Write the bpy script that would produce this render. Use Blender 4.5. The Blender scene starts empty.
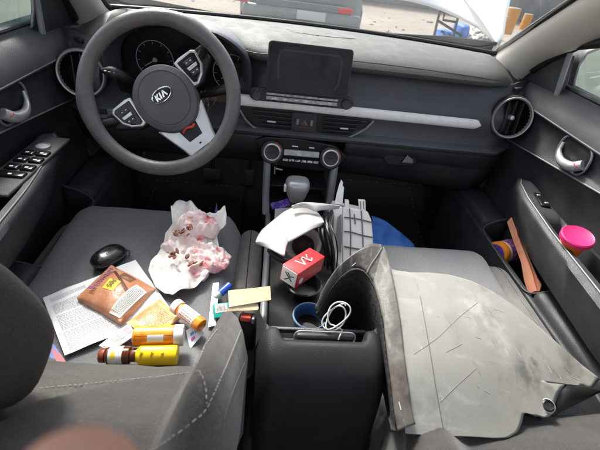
import bpy, bmesh, math, random
from mathutils import Vector as V, Matrix as M4, Euler, noise
from mathutils.bvhtree import BVHTree
random.seed(7)
S = bpy.context.scene
COL = S.collection
R_ = math.radians

# ------------------------------------------------------------------ camera survey
FPX = 385.0
CAM = V((-0.114, -1.12, 1.11))
PITCH, ROLL, YAW = R_(35.8), R_(8.15), R_(7.2)
FW = V((math.sin(YAW)*math.cos(PITCH), math.cos(YAW)*math.cos(PITCH), -math.sin(PITCH)))
_X = V((math.cos(YAW), -math.sin(YAW), 0))
_U = V((math.sin(YAW)*math.sin(PITCH), math.cos(YAW)*math.sin(PITCH), math.cos(PITCH)))
RT = math.cos(ROLL)*_X + math.sin(ROLL)*_U
UP = -math.sin(ROLL)*_X + math.cos(ROLL)*_U

def ray(u, v):
    return FW + RT*((u-300)/FPX) + UP*((225-v)/FPX)
def P(u, v, x=None, y=None, z=None, t=None):
    """survey point: the place on the line of sight (u, v) that lies at a known x, y, z or depth"""
    d = ray(u, v)
    if x is not None: t = (x-CAM.x)/d.x
    elif y is not None: t = (y-CAM.y)/d.y
    elif z is not None: t = (z-CAM.z)/d.z
    return CAM + d*t

# ------------------------------------------------------------------ materials
def mat(name, base, rough=.6, metal=0, spec=.5, bump=None, tint=None, coat=0, trans=0, ior=1.45, alpha=None, emis=None, rvar=None, sheen=0):
    m = bpy.data.materials.new(name); m.use_nodes = True
    nt = m.node_tree; N = nt.nodes; L = nt.links
    b = N['Principled BSDF']
    b.inputs['Base Color'].default_value = (*base, 1)
    b.inputs['Roughness'].default_value = rough
    b.inputs['Metallic'].default_value = metal
    b.inputs['Specular IOR Level'].default_value = spec
    b.inputs['Coat Weight'].default_value = coat
    b.inputs['Transmission Weight'].default_value = trans
    b.inputs['IOR'].default_value = ior
    if sheen: b.inputs['Sheen Weight'].default_value = sheen
    if emis:
        b.inputs['Emission Color'].default_value = (*emis[0], 1); b.inputs['Emission Strength'].default_value = emis[1]
    tc = N.new('ShaderNodeTexCoord')
    if tint:                                       # list of (scale, second colour, low, high, detail)
        prev = None
        for (sc, c2, lo, hi, det) in tint:
            n = N.new('ShaderNodeTexNoise'); n.inputs['Detail'].default_value = det
            n.inputs['Roughness'].default_value = .65
            if isinstance(sc, tuple):              # streaks: a different scale along each axis, turned by sc[3]
                mp = N.new('ShaderNodeMapping'); mp.inputs['Scale'].default_value = sc[:3]; mp.inputs['Rotation'].default_value = (0, 0, sc[3])
                n.inputs['Scale'].default_value = 1; n.inputs['Distortion'].default_value = .6
                L.new(tc.outputs['Object'], mp.inputs[0]); L.new(mp.outputs[0], n.inputs['Vector'])
            else:
                n.inputs['Scale'].default_value = sc; L.new(tc.outputs['Object'], n.inputs['Vector'])
            r = N.new('ShaderNodeMapRange'); r.inputs[1].default_value = lo; r.inputs[2].default_value = hi
            L.new(n.outputs['Fac'], r.inputs[0])
            x = N.new('ShaderNodeMix'); x.data_type = 'RGBA'
            L.new(r.outputs[0], x.inputs[0])
            if prev: L.new(prev, x.inputs[6])
            else: x.inputs[6].default_value = (*base, 1)
            x.inputs[7].default_value = (*c2, 1)
            prev = x.outputs[2]
        L.new(prev, b.inputs['Base Color'])
    if rvar:
        sc, lo, hi = rvar
        n = N.new('ShaderNodeTexNoise'); n.inputs['Scale'].default_value = sc; n.inputs['Detail'].default_value = 6
        L.new(tc.outputs['Object'], n.inputs['Vector'])
        r = N.new('ShaderNodeMapRange'); r.inputs[1].default_value = .35; r.inputs[2].default_value = .65
        r.inputs[3].default_value = lo; r.inputs[4].default_value = hi
        L.new(n.outputs['Fac'], r.inputs[0]); L.new(r.outputs[0], b.inputs['Roughness'])
    if bump:
        prevn = None
        for (kind, sc, st, dist) in bump:
            if kind == 'n':
                n = N.new('ShaderNodeTexNoise'); n.inputs['Scale'].default_value = sc; n.inputs['Detail'].default_value = 3; o = n.outputs['Fac']
            elif kind == 'v':
                n = N.new('ShaderNodeTexVoronoi'); n.inputs['Scale'].default_value = sc; o = n.outputs['Distance']
            else:
                n = N.new('ShaderNodeTexWave'); n.inputs['Scale'].default_value = sc; n.inputs['Distortion'].default_value = .6; n.bands_direction = kind; o = n.outputs['Fac']
            L.new(tc.outputs['Object'], n.inputs['Vector'])
            bp = N.new('ShaderNodeBump'); bp.inputs['Strength'].default_value = st; bp.inputs['Distance'].default_value = dist
            L.new(o, bp.inputs['Height'])
            if prevn: L.new(prevn, bp.inputs['Normal'])
            prevn = bp.outputs['Normal']
        L.new(prevn, b.inputs['Normal'])
    return m

def glassmat(name, tint, refl=1.0):
    m = bpy.data.materials.new(name); m.use_nodes = True
    nt = m.node_tree; N = nt.nodes; L = nt.links; N.remove(N['Principled BSDF'])
    tr = N.new('ShaderNodeBsdfTransparent'); tr.inputs[0].default_value = (*tint, 1)
    gl = N.new('ShaderNodeBsdfGlossy'); gl.inputs['Roughness'].default_value = .02
    fr = N.new('ShaderNodeFresnel'); fr.inputs[0].default_value = 1.3
    ml = N.new('ShaderNodeMath'); ml.operation = 'MULTIPLY'; ml.inputs[1].default_value = refl
    mx = N.new('ShaderNodeMixShader'); L.new(fr.outputs[0], ml.inputs[0]); L.new(ml.outputs[0], mx.inputs[0])
    L.new(tr.outputs[0], mx.inputs[1]); L.new(gl.outputs[0], mx.inputs[2])
    L.new(mx.outputs[0], N['Material Output'].inputs[0])
    return m

LEATH = [('v', 620, .55, .0009), ('n', 2200, .3, .0003)]
FAB = [('n', 1300, .7, .0009), ('n', 420, .5, .0014), ('n', 40, .25, .004)]
MT = {}
MT['pad']    = mat('dusty dash plastic', (.070,.069,.066), .6, spec=.38, bump=LEATH, tint=[(4,(.088,.086,.081),.4,.7,6),(220,(.19,.185,.175),.62,.8,3)], rvar=(25,.5,.66))
MT['dark']   = mat('charcoal soft plastic', (.026,.027,.030), .5, bump=LEATH, tint=[(9,(.042,.042,.044),.45,.7,5),(240,(.12,.118,.112),.67,.8,3)], rvar=(14,.28,.48))
MT['fascia'] = mat('slate dash plastic', (.062,.065,.078), .46, bump=LEATH, tint=[(7,(.08,.081,.088),.45,.7,6),(260,(.16,.158,.155),.66,.8,3)], rvar=(14,.28,.45))
MT['black']  = mat('black plastic', (.012,.012,.013), .45, bump=[('v',900,.2,.0004)], rvar=(20,.35,.6))
MT['gloss']  = mat('gloss black', (.008,.008,.009), .12, tint=[(40,(.03,.03,.03),.55,.8,5)], rvar=(9,.08,.25))
MT['screen'] = mat('dark screen glass', (.005,.005,.006), .16, spec=.18, tint=[(14,(.02,.02,.022),.5,.75,6)], rvar=(12,.1,.3))
MT['carpet'] = mat('black carpet', (.034,.033,.033), .95, bump=[('n',600,.9,.002)], tint=[(300,(.07,.068,.065),.55,.75,3)])
MT['rubber'] = mat('black rubber', (.05,.05,.05), .7, bump=[('n',200,.3,.001)], tint=[(80,(.06,.055,.05),.6,.8,5)])
MT['silver'] = mat('satin silver', (.62,.62,.62), .34, .75, rvar=(20,.28,.45))
MT['trim']   = mat('pale satin trim', (.84,.83,.81), .35, .0, tint=[(30,(.55,.54,.52),.55,.8,5)])
MT['chrome'] = mat('chrome', (.75,.75,.75), .12, 1)
MT['greyp']  = mat('grey console plastic', (.20,.21,.22), .42, .2, rvar=(20,.32,.55))
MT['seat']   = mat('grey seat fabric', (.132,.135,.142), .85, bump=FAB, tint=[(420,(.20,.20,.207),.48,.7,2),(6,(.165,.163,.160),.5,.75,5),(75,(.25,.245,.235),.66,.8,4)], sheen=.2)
MT['seat_shaded'] = mat('shade-darkened seat fabric', (.034,.030,.0265), .85, bump=FAB, tint=[(420,(.066,.060,.054),.48,.68,2),(5,(.050,.045,.040),.5,.75,5),(60,(.14,.135,.128),.67,.8,4)], sheen=.2)  # same seat cloth, colour darkened for the dimmer light on the backrest
MT['bolster']= mat('bolster fabric', (.085,.082,.078), .82, bump=FAB, tint=[(420,(.15,.145,.14),.48,.68,2),(7,(.165,.16,.15),.5,.72,6)], sheen=.2)
MT['stitch'] = mat('pale thread', (.33,.315,.295), .8)
MT['pillar'] = mat('beige pillar cloth', (.58,.55,.50), .9, bump=[('n',800,.4,.0006)], tint=[(6,(.42,.40,.36),.5,.8,5)])
MT['wheel']  = mat('grained wheel leather', (.086,.081,.079), .48, bump=[('v',500,.4,.0008),('n',1600,.2,.0003)], tint=[(12,(.12,.113,.108),.42,.68,6),(200,(.20,.19,.18),.62,.8,3)], rvar=(14,.26,.5))
MT['hub']    = mat('airbag cover plastic', (.075,.073,.075), .5, bump=[('v',900,.25,.0004)], tint=[(14,(.10,.098,.098),.5,.75,5),(300,(.2,.2,.2),.68,.8,2)])
MT['white']  = mat('white plastic', (.78,.77,.74), .45, tint=[(12,(.66,.64,.6),.5,.8,6)])
MT['icon']   = mat('white print', (.75,.75,.75), .5)
MT['glass']  = glassmat('clear car glass', (.95,.97,.96), .5)
MT['wscreen']= glassmat('dusty windscreen glass', (.93,.955,.945), .35)

# ------------------------------------------------------------------ mesh helpers
WORLD = {}
def link(o, parent=None):
    COL.objects.link(o)
    if parent is not None: o.parent = parent
    return o
def tag(o, label=None, cat=None, group=None, kind=None):
    if label: o['label'] = label
    if cat: o['category'] = cat
    if group: o['group'] = group
    if kind: o['kind'] = kind
    return o
def thing(name, label, cat, loc, group=None):
    o = bpy.data.objects.new(name, None); o.empty_display_size = .05
    COL.objects.link(o); o.location = loc; WORLD[o] = V(loc)
    return tag(o, label, cat, group)
def part(name, bm, m, parent=None, smooth=True, sub=0, bevel=0, loc=None, angle=40, thick=0, label=None, keep=True):
    """bm is in world coordinates; the object's origin goes to its parent's origin (or loc)"""
    org = WORLD[parent] if parent is not None else V(loc or (0,0,0))
    bmesh.ops.recalc_face_normals(bm, faces=bm.faces[:])
    bmesh.ops.translate(bm, verts=bm.verts[:], vec=-org)
    me = bpy.data.meshes.new(name); bm.to_mesh(me); bm.free()
    for mm in (m if isinstance(m, (list, tuple)) else [m]): me.materials.append(mm)
    o = bpy.data.objects.new(name, me)
    if parent is not None: o.parent = parent
    else: o.location = org
    COL.objects.link(o); WORLD[o] = org
    if smooth:
        me.shade_smooth()
        if angle < 180:
            me.set_sharp_from_angle(angle=R_(angle))
    if thick:
        s = o.modifiers.new('thick', 'SOLIDIFY'); s.thickness = thick; s.offset = 0
    if bevel:
        b = o.modifiers.new('bevel', 'BEVEL'); b.width = bevel; b.segments = 2; b.limit_method = 'ANGLE'
    if sub:
        s = o.modifiers.new('sub', 'SUBSURF'); s.levels = s.render_levels = sub
    if label: o['label'] = label
    return o
def NB(): return bmesh.new()
def grid(bm, rows, cu=False, cv=False, capends=False, mi=0):
    vs = [[bm.verts.new(p) for p in r] for r in rows]
    n, k = len(vs), len(vs[0])
    for i in range(n if cu else n-1):
        for j in range(k if cv else k-1):
            a, b = vs[i], vs[(i+1) % n]
            f = [a[j], a[(j+1) % k], b[(j+1) % k], b[j]]
            try: bm.faces.new(f).material_index = mi
            except ValueError: pass
    if capends:
        for r in (vs[0], vs[-1]):
            try: bm.faces.new(r).material_index = mi
            except ValueError: pass
    return vs
def shell(bm, top, bot, mi=0):
    """closed body between two equal grids of points"""
    n, k = len(top), len(top[0])
    a = [[bm.verts.new(p) for p in r] for r in top]; b = [[bm.verts.new(p) for p in r] for r in bot]
    for g in (a, b):
        for i in range(n-1):
            for j in range(k-1): bm.faces.new((g[i][j], g[i][j+1], g[i+1][j+1], g[i+1][j])).material_index = mi
    ring = [(0,j) for j in range(k)] + [(i,k-1) for i in range(1,n)] + [(n-1,j) for j in range(k-2,-1,-1)] + [(i,0) for i in range(n-2,0,-1)]
    for q in range(len(ring)):
        (i,j),(i2,j2) = ring[q], ring[(q+1) % len(ring)]
        bm.faces.new((a[i][j], a[i2][j2], b[i2][j2], b[i][j])).material_index = mi
def rbox(bm, c, size, r=.004, rot=None, seg=3, mi=0):
    t = bmesh.new(); bmesh.ops.create_cube(t, size=1)
    bmesh.ops.scale(t, vec=size, verts=t.verts[:])
    r = min(r, min(size)*.49)
    if r > 0: bmesh.ops.bevel(t, geom=t.edges[:], offset=r, segments=seg, affect='EDGES', profile=.5)
    m = M4.Translation(c)
    if rot is not None: m = m @ (rot.to_4x4() if not isinstance(rot, tuple) else Euler(rot).to_matrix().to_4x4())
    bmesh.ops.transform(t, matrix=m, verts=t.verts[:])
    merge(bm, t, mi)
def merge(bm, t, mi=0):
    mp = {v: bm.verts.new(v.co) for v in t.verts}
    for f in t.faces:
        try: bm.faces.new([mp[v] for v in f.verts]).material_index = mi
        except ValueError: pass
    t.free()
def frame(z, up=V((0,0,1))):
    z = z.normalized(); x = up.cross(z)
    if x.length < 1e-4: x = V((1,0,0)).cross(z)
    x.normalize(); y = z.cross(x)
    return M4((x, y, z)).transposed()
def lathe(bm, prof, o, axis, n=28, caps=True, mi=0, rot=None):
    """prof: list of (radius, along axis)"""
    m = rot if rot is not None else frame(V(axis))
    rows = []
    for r, h in prof:
        rows.append([V(o) + m @ V((r*math.cos(2*math.pi*k/n), r*math.sin(2*math.pi*k/n), h)) for k in range(n)])
    grid(bm, rows, cv=True, capends=caps, mi=mi)
def tube(bm, pts, r, n=8, closed=False, mi=0, radii=None):
    pts = [V(p) for p in pts]; rows = []
    N = len(pts); up = None
    for i, p in enumerate(pts):
        a = pts[(i-1) % N] if (closed or i > 0) else p
        b = pts[(i+1) % N] if (closed or i < N-1) else p
        d = (b-a).normalized()
        if up is None: up = V((0,0,1)) if abs(d.z) < .9 else V((1,0,0))
        x = (up - d*up.dot(d)).normalized(); up = x; y = d.cross(x)
        rr = radii[i] if radii else r
        rows.append([p + (x*math.cos(2*math.pi*k/n) + y*math.sin(2*math.pi*k/n))*rr for k in range(n)])
    grid(bm, rows, cu=closed, cv=True, capends=not closed, mi=mi)
def spline(pts, n):
    """Catmull-Rom through pts, n samples"""
    pts = [V(p) for p in pts]; out = []
    q = [pts[0]*2-pts[1]] + pts + [pts[-1]*2-pts[-2]]
    for i in range(n):
        s = i/(n-1)*(len(pts)-1); k = min(int(s), len(pts)-2); f = s-k
        a,b,c,d = q[k:k+4]
        out.append(.5*((2*b)+(c-a)*f+(2*a-5*b+4*c-d)*f*f+(3*b-a-3*c+d)*f**3))
    return out
def lerp_list(tab, x):
    if x <= tab[0][0]: return tab[0][1]
    for (a, p), (b, q) in zip(tab, tab[1:]):
        if x <= b:
            f = (x-a)/(b-a); return p+(q-p)*f
    return tab[-1][1]
def sm(x): x = max(0, min(1, x)); return x*x*(3-2*x)
def prism(bm, poly, o, ex, ey, ez, d, mi=0, r=0):
    """flat polygon (list of 2-D points) in plane ex, ey at o, thickness d along ez"""
    a = [bm.verts.new(o+ex*x+ey*y) for x, y in poly]; b = [bm.verts.new(o+ex*x+ey*y+ez*d) for x, y in poly]
    n = len(poly)
    bm.faces.new(a).material_index = mi; bm.faces.new(b[::-1]).material_index = mi
    for i in range(n): bm.faces.new((a[i], a[(i+1)%n], b[(i+1)%n], b[i])).material_index = mi
def text(s, size, o, ex, ey, name, m, parent, ext=.0003, italic=0, align='CENTER', loc=None):
    cu = bpy.data.curves.new('lettering', 'FONT'); cu.body = s; cu.size = size; cu.extrude = ext
    cu.align_x = align; cu.align_y = 'CENTER'; cu.shear = italic; cu.resolution_u = 3
    t = bpy.data.objects.new('lettering', cu); COL.objects.link(t)
    dg = bpy.context.evaluated_depsgraph_get(); dg.update()
    bm = bmesh.new(); me = t.evaluated_get(dg).to_mesh(); bm.from_mesh(me); t.evaluated_get(dg).to_mesh_clear()
    bpy.data.objects.remove(t)
    ez = ex.cross(ey)
    for v in bm.verts: v.co = o + ex*v.co.x + ey*v.co.y + ez*v.co.z
    return part(name, bm, m, parent, smooth=False, loc=loc)
def rpoly(w, h, r, n=5):
    """rounded rectangle outline"""
    out = []
    for cx, cy, a0 in ((w/2-r, h/2-r, 0), (-w/2+r, h/2-r, 90), (-w/2+r, -h/2+r, 180), (w/2-r, -h/2+r, 270)):
        for k in range(n+1):
            a = R_(a0+90*k/n); out.append((cx+r*math.cos(a), cy+r*math.sin(a)))
    return out
def bvh_of(*objs):
    dg = bpy.context.evaluated_depsgraph_get(); dg.update()
    vs, fs = [], []
    for o in objs:
        e = o.evaluated_get(dg); me = e.to_mesh(); k = len(vs); mw = M4.Translation(WORLD[o])
        vs += [mw @ v.co for v in me.vertices]; fs += [[i+k for i in p.vertices] for p in me.polygons]; e.to_mesh_clear()
    return BVHTree.FromPolygons(vs, fs)
def hit(b, u, v, lift=0):
    h = b.ray_cast(CAM, ray(u, v).normalized())
    if h[0] is None: return None
    n = h[1] if h[1].dot(ray(u, v)) < 0 else -h[1]
    return h[0] + n*lift
# ================================================================== car shell
car = thing('car_shell', 'beige-pillared body shell of the car with dusty windscreen and black carpeted floor', 'car body', (0,0,0))
bm = NB()
fl = []
for y, z in ((-1.7,.03),(-.9,.03),(.1,.03),(.32,.06),(.50,.20),(.62,.42),(.64,.84)):
    fl.append([V((x, y, z + (.0 if abs(x) < .62 else .03))) for x in (-.84,-.62,-.14,.14,.62,.84)])
grid(bm, fl)
part('floor_carpet', bm, MT['carpet'], car, thick=.012)
bm = NB()
rbox(bm, V((0,-.6,.10)), (.24,2.2,.22), .05)
part('tunnel', bm, MT['carpet'], car)
for s in (-1, 1):
    bm = NB(); rbox(bm, V((s*.79,-.6,.06)), (.12,2.2,.12), .03); part('door_sill', bm, MT['black'], car)
    bm = NB()      # kick panel beside the footwell
    grid(bm, [[V((s*.70,.10,.04)),V((s*.70,.10,.50))],[V((s*.68,.34,.05)),V((s*.68,.34,.56))],[V((s*.66,.60,.25)),V((s*.66,.60,.62))]])
    part('kick_panel', bm, MT['carpet'], car, thick=.02)

# A-pillars: cloth trim, black seal against the glass, black door seal
def pillar(s, inner, outer, dash):
    a = spline(inner, 16); b = spline(outer, 16); rows = []
    for p, q in zip(a, b):
        d = (q-p); nrm = V((-s*.7,-.5,-.25)).normalized(); row = []
        for k in range(9):
            f = k/8; row.append(p + d*f + nrm*(.030*math.sin(math.pi*f)**.7))
        rows.append(row)
    bm = NB(); bot = [[p + V((s*.05,.05,.02)) for p in r] for r in rows]
    shell(bm, rows, bot); part('pillar_trim', bm, MT['pillar'], car, angle=60)
    bm = NB(); tube(bm, a, .009, 8); part('glass_seal', bm, MT['black'], car)
pillar(1, [P(488,60,x=.64)+V((0,0,-.01)), P(497,51,x=.635), P(512,41,x=.63), P(532,27,x=.62), P(572,0,x=.60), P(640,-46,x=.57)],
          [P(508,98,x=.69), P(517,84,x=.70), P(535,69,x=.71), P(560,56,x=.71), P(606,38,x=.70), P(690,6,x=.66)], None)
pillar(-1,[P(128,20,x=-.60), P(110,8,x=-.615), P(103,0,x=-.62), P(96,-12,x=-.615), P(85,-34,x=-.60), P(60,-90,x=-.57)],
          [P(92,52,x=-.66), P(84,38,x=-.70), P(80,28,x=-.71), P(73,12,x=-.71), P(63,-8,x=-.70), P(30,-60,x=-.67)], None)
# windscreen
def wsx(x): return 1-(x/.7)**2
bm = NB(); rows = []
for i in range(15):
    x = -.665 + 1.33*i/14; row = []
    for k in range(7):
        f = k/6; y = (.215+.155*wsx(x))*(1-f) + (-.52+.05*wsx(x))*f
        row.append(V((x*(1-.13*f), y, .888 + .40*f + .02*math.sin(math.pi*f))))
    rows.append(row)
grid(bm, rows); part('windscreen', bm, MT['wscreen'], car)
bm = NB(); tube(bm, [r[0]+V((0,-.004,.003)) for r in rows], .0075, 8); part('windscreen_seal', bm, MT['black'], car)

# roof lining and rear pillars: unseen roof cut short to let skylight in behind
bm = NB(); rows = []
for y, z, hw in ((-.47,1.295,.50),(-.60,1.335,.56),(-.95,1.36,.58),(-1.28,1.36,.575)):
    rows.append([V((hw*a, y - .05*a*a*(y > -.5), z-.075*abs(a)**3)) for a in (-1,-.8,-.4,0,.4,.8,1)])
grid(bm, rows); part('roof_lining', bm, MT['pillar'], car, thick=.02)
for s in (-1, 1):
    bm = NB(); tube(bm, [V((s*.73,-1.02,.3)), V((s*.72,-1.02,.85)), V((s*.60,-1.08,1.28))], .055, 12); part('door_pillar', bm, MT['pillar'], car)
    bm = NB(); grid(bm, [[V((s*.76,y,z)) for y in (-1.05,-1.6,-2.2)] for z in (.1,.5,.88)]); part('rear_side', bm, MT['dark'], car, thick=.03)
    bm = NB(); tube(bm, [V((s*.72,-2.2,.85)), V((s*.56,-1.95,1.24))], .06, 12); part('rear_pillar', bm, MT['pillar'], car)
bm = NB(); rbox(bm, V((0,-1.78,.33)), (1.36,.50,.20), .06); rbox(bm, V((0,-2.08,.62)), (1.36,.16,.62), .06, (R_(14),0,0)); part('rear_bench', bm, MT['seat'], car)

# ================================================================== dashboard
dash = thing('dashboard', 'dusty dark dashboard with pale trim strip and round end vents under the windscreen', 'dashboard', (0,.15,.6))
def hoodw(x): return sm((x+.585)/.03)*(1-sm((x+.30)/.19))
def yf(x): return -.012 + .105*sm((abs(x)-.50)/.20) + .125*hoodw(x)
bm = NB(); rows = []
for i in range(57):
    x = -.70 + 1.40*i/56; q = wsx(x); yr = .205+.160*q; y0 = yf(x); e = -.055*sm((abs(x)-.56)/.14)
    prof = [(yr+.01,.80),(yr+.012,.874),(yr-.006,.887),(yr-.035,.889),(yr-.06,.893)]
    for f in (.25,.5,.75): prof.append(((yr-.06)*(1-f)+(y0+.07)*f, .896 - .006*f*f + .004*math.sin(math.pi*f)))
    prof += [(y0+.055,.886),(y0+.028,.876),(y0+.008,.865),(y0,.854),(y0+.003,.845),(y0+.012,.839),(y0+.05,.834),(yr-.08,.80)]
    rows.append([V((x, y, z+e*(1 if z>.82 else .6))) for y, z in prof])
grid(bm, rows, cv=True, capends=True)
top_pad = part('top_pad', bm, MT['pad'], dash, angle=50)
bvd = bvh_of(top_pad)
bm = NB()
for ln in ([(353,61),(380,64),(420,69),(470,76),(500,81)],[(196,22),(212,28),(226,37),(240,48),(256,53),(272,54)],[(286,29),(300,33),(330,37),(356,39)]):
    pts = [hit(bvd, q.x, q.y, .0003) for q in spline([V((a,b,0)) for a,b in ln], 30)]; pts = [p for p in pts if p is not None]
    if len(pts) > 3: tube(bm, pts, .0009, 5)
part('pad_seam', bm, MT['dark'], dash)
# fascia
bm = NB(); rows = []
for i in range(57):
    x = -.715 + 1.43*i/56; k = .075*sm((abs(x)-.60)/.115)
    prof = [(.05,.842),(.040,.81),(.022,.775),(.006,.752),(.004,.742),(.004,.712),(.006,.705),(.010,.66),(.004,.653),(-.016,.650),(-.022,.645),(-.020,.638),(.0,.632),(.05,.628)]
    rows.append([V((x, y+k+(.13*hoodw(x) if z > .70 else 0), z)) for y, z in prof])
grid(bm, rows); part('fascia', bm, MT['fascia'], dash, thick=.006, angle=60)
# unseen black filler added to keep the underside dark, lower panels
bm = NB(); rbox(bm, V((0,.30,.68)), (1.34,.44,.24), .02); part('dash_shade_box', bm, MT['black'], dash)
bm = NB(); rows = []
for i in range(31):      # glovebox door
    x = .135 + .55*i/30; k = .05*sm((x-.60)/.1)
    pr = [(.012,.627),(.004,.622),(.004,.612),(.008,.586),(.014,.582),(.014,.576),(.024,.54),(.05,.50),(.085,.478),(.25,.47),(.30,.56)]
    rows.append([V((x, y+k, z - .035*sm((x-.18)/.5)*(.62-z)/.14)) for y, z in pr])
grid(bm, rows); gb = part('glovebox', bm, MT['dark'], dash, thick=.006, angle=60)
bm = NB()
prism(bm, [(-.05,.014),(.05,.014),(.056,0),(.04,-.016),(-.04,-.016),(-.056,0)], P(400,160,y=.002), V((1,0,0)), V((0,.15,.99)), V((0,-1,0)), .004)
hd = part('latch', bm, MT['black'], gb, smooth=False, bevel=.002)
bm = NB(); prism(bm, [(-.006,.014),(.016,.0),(.02,-.012),(-.018,-.012)], P(408,159,y=-.004), V((1,0,0)), V((0,.15,.99)), V((0,-1,0)), .004)
part('latch_lever', bm, MT['greyp'], gb, smooth=False, bevel=.002)
bm = NB(); rows = []
for i in range(25):      # panel under the steering wheel
    x = -.70 + .575*i/24; k = .06*sm((-x-.60)/.1)
    rows.append([V((x, y+k, z)) for y, z in ((.0,.632),(-.006,.62),(.004,.58),(.03,.53),(.08,.50),(.3,.49))])
grid(bm, rows); part('knee_panel', bm, MT['dark'], dash, thick=.006, angle=60)

# pale trim strip, tapering to the passenger's vent
bm = NB(); t_, b_ = [], []
for i in range(90):
    f = i/89; x = -.235 + .775*f; h = .0155*(1 if f < .975 else math.sqrt(max(.06, 1-((f-.975)/.025)**2)))
    zc = .727 - .002*f; row = []
    for a in (-1,-.8,-.3,.3,.8,1): row.append(V((x, .001-.008*(1-a*a)**.5, zc+h*a)))
    t_.append(row); b_.append([p+V((0,.012,0)) for p in row])
shell(bm, t_, b_); part('trim_strip', bm, MT['trim'], dash, angle=60)

# central vents in a black band with a silver under-line
def onf(u, v, y=-.004): return P(u, v, y=y)
def facepoly(name, pxs, y, d, m, par, bev=.0015, label=None):
    bm = NB(); a = [bm.verts.new(P(u,v,y=y)) for u, v in pxs]; b = [bm.verts.new(w.co+V((0,d,0))) for w in a]
    n = len(a); bm.faces.new(a); bm.faces.new(b[::-1])
    for i in range(n): bm.faces.new((a[i],a[(i+1)%n],b[(i+1)%n],b[i]))
    return part(name, bm, m, par, smooth=False, bevel=bev, label=label)
vent = facepoly('centre_vent', [(238,106),(292,110),(372,120),(366,127),(340,137),(300,135),(262,130),(246,118)], -.006, .008, MT['black'], dash, .002)
for (x0, x1, n) in ((-.165,-.04,5),(.052,.18,5)):
    for k in range(n):
        z = .703 - .0125*k; sh = .011*k
        bm = NB(); xa = x0 + (sh if x0 < 0 else 0); xb = x1 - (0 if x0 < 0 else sh)
        rbox(bm, V(((xa+xb)/2, -.009, z)), (xb-xa, .016, .0026), .001, (R_(-25),0,0)); part('louvre', bm, MT['dark'], vent)
    bm = NB(); rbox(bm, V(((x0+x1)/2, -.020, .680)), (.026,.006,.005), .0015); part('vent_tab', bm, MT['silver'], vent)
bm = NB(); tube(bm, spline([P(240,110,y=-.010),P(247,121,y=-.012),P(262,131,y=-.013),P(300,137.5,y=-.014),P(340,139,y=-.013),P(362,131,y=-.012),P(374,121,y=-.010)], 40), .0030, 8); part('vent_surround', bm, MT['greyp'], dash)
hz = facepoly('hazard_switch', [(292,113),(317,115),(316,133),(291,131)], -.014, .012, MT['dark'], dash)
c = P(304.5,123,y=-.0145)
bm = NB()
tri = [V((0,.0075)), V((-.0085,-.0065)), V((.0085,-.0065))]
tube(bm, [c+V((p.x,-.0005,p.y)) for p in tri], .0011, 6, closed=True); tube(bm, [c+V((p.x*.45,-.0005,p.y*.45-.0007)) for p in tri], .0008, 6, closed=True)
part('hazard_triangle', bm, mat('hazard red print', (.92,.42,.36), .5), hz)
bm = NB()
for x in (-.021,.021): rbox(bm, c+V((x,-.001,.002)), (.008,.004,.018), .001)
part('thumb_wheel', bm, MT['greyp'], hz)
bm = NB(); rbox(bm, c+V((0,0,-.0145)), (.030,.003,.005), .001); part('airbag_lamp', bm, mat('dull red lamp', (.12,.03,.03), .4), hz)

# round vents at both ends
MT['vring'] = mat('satin vent ring', (.36,.36,.365), .35, .5)
def round_vent(s):
    o = V((s*.630, .000, .757)); ax = V((-s*.10,-1,.20)).normalized(); m = frame(ax)
    bm = NB(); lathe(bm, [(.064,-.06),(.066,-.004),(.0645,.002),(.060,.003)], o, ax, 40, caps=False)
    vp = part('end_vent', bm, MT['dark'], dash)
    bm = NB(); lathe(bm, [(.0610,.000),(.0622,.005),(.0605,.008),(.0565,.007),(.0545,-.006)], o, ax, 40, caps=False); part('vent_ring', bm, MT['vring'], vp)
    bm = NB(); lathe(bm, [(.0552,-.002),(.052,-.02),(.044,-.035),(.0005,-.036)], o, ax, 32, caps=False); part('vent_bowl', bm, mat('vent black', (.004,.004,.004), .7, spec=.2), vp)
    for h in (-.022,0,.022):
        bm = NB(); w = 2*math.sqrt(.051**2-h*h)
        rbox(bm, o+m@V((0,0,-.008))+m@V((h,0,0)), (.0032,w,.014), .001, m@Euler((0,R_(20),0)).to_matrix()); part('louvre', bm, MT['black'], vp)
    bm = NB(); lathe(bm, [(.0002,.006),(.006,.005),(.008,0),(.008,-.012)], o, ax, 18, caps=False); part('vent_knob', bm, MT['silver'], vp)
for s in (-1, 1): round_vent(s)
# demister grilles on the dash corners
for s, pts in ((-1, ((79,40),(85,37),(90,34))), (1, ((510,83.5),(514,86.5),(518,89.5)))):
    bm = NB()
    for (u,v) in pts:
        c0 = P(u,v,x=s*.645); rbox(bm, c0, (.030,.013,.012), .003, (0,0,R_(30*s)))
    part('demister_grille', bm, MT['black'], dash)

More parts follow.
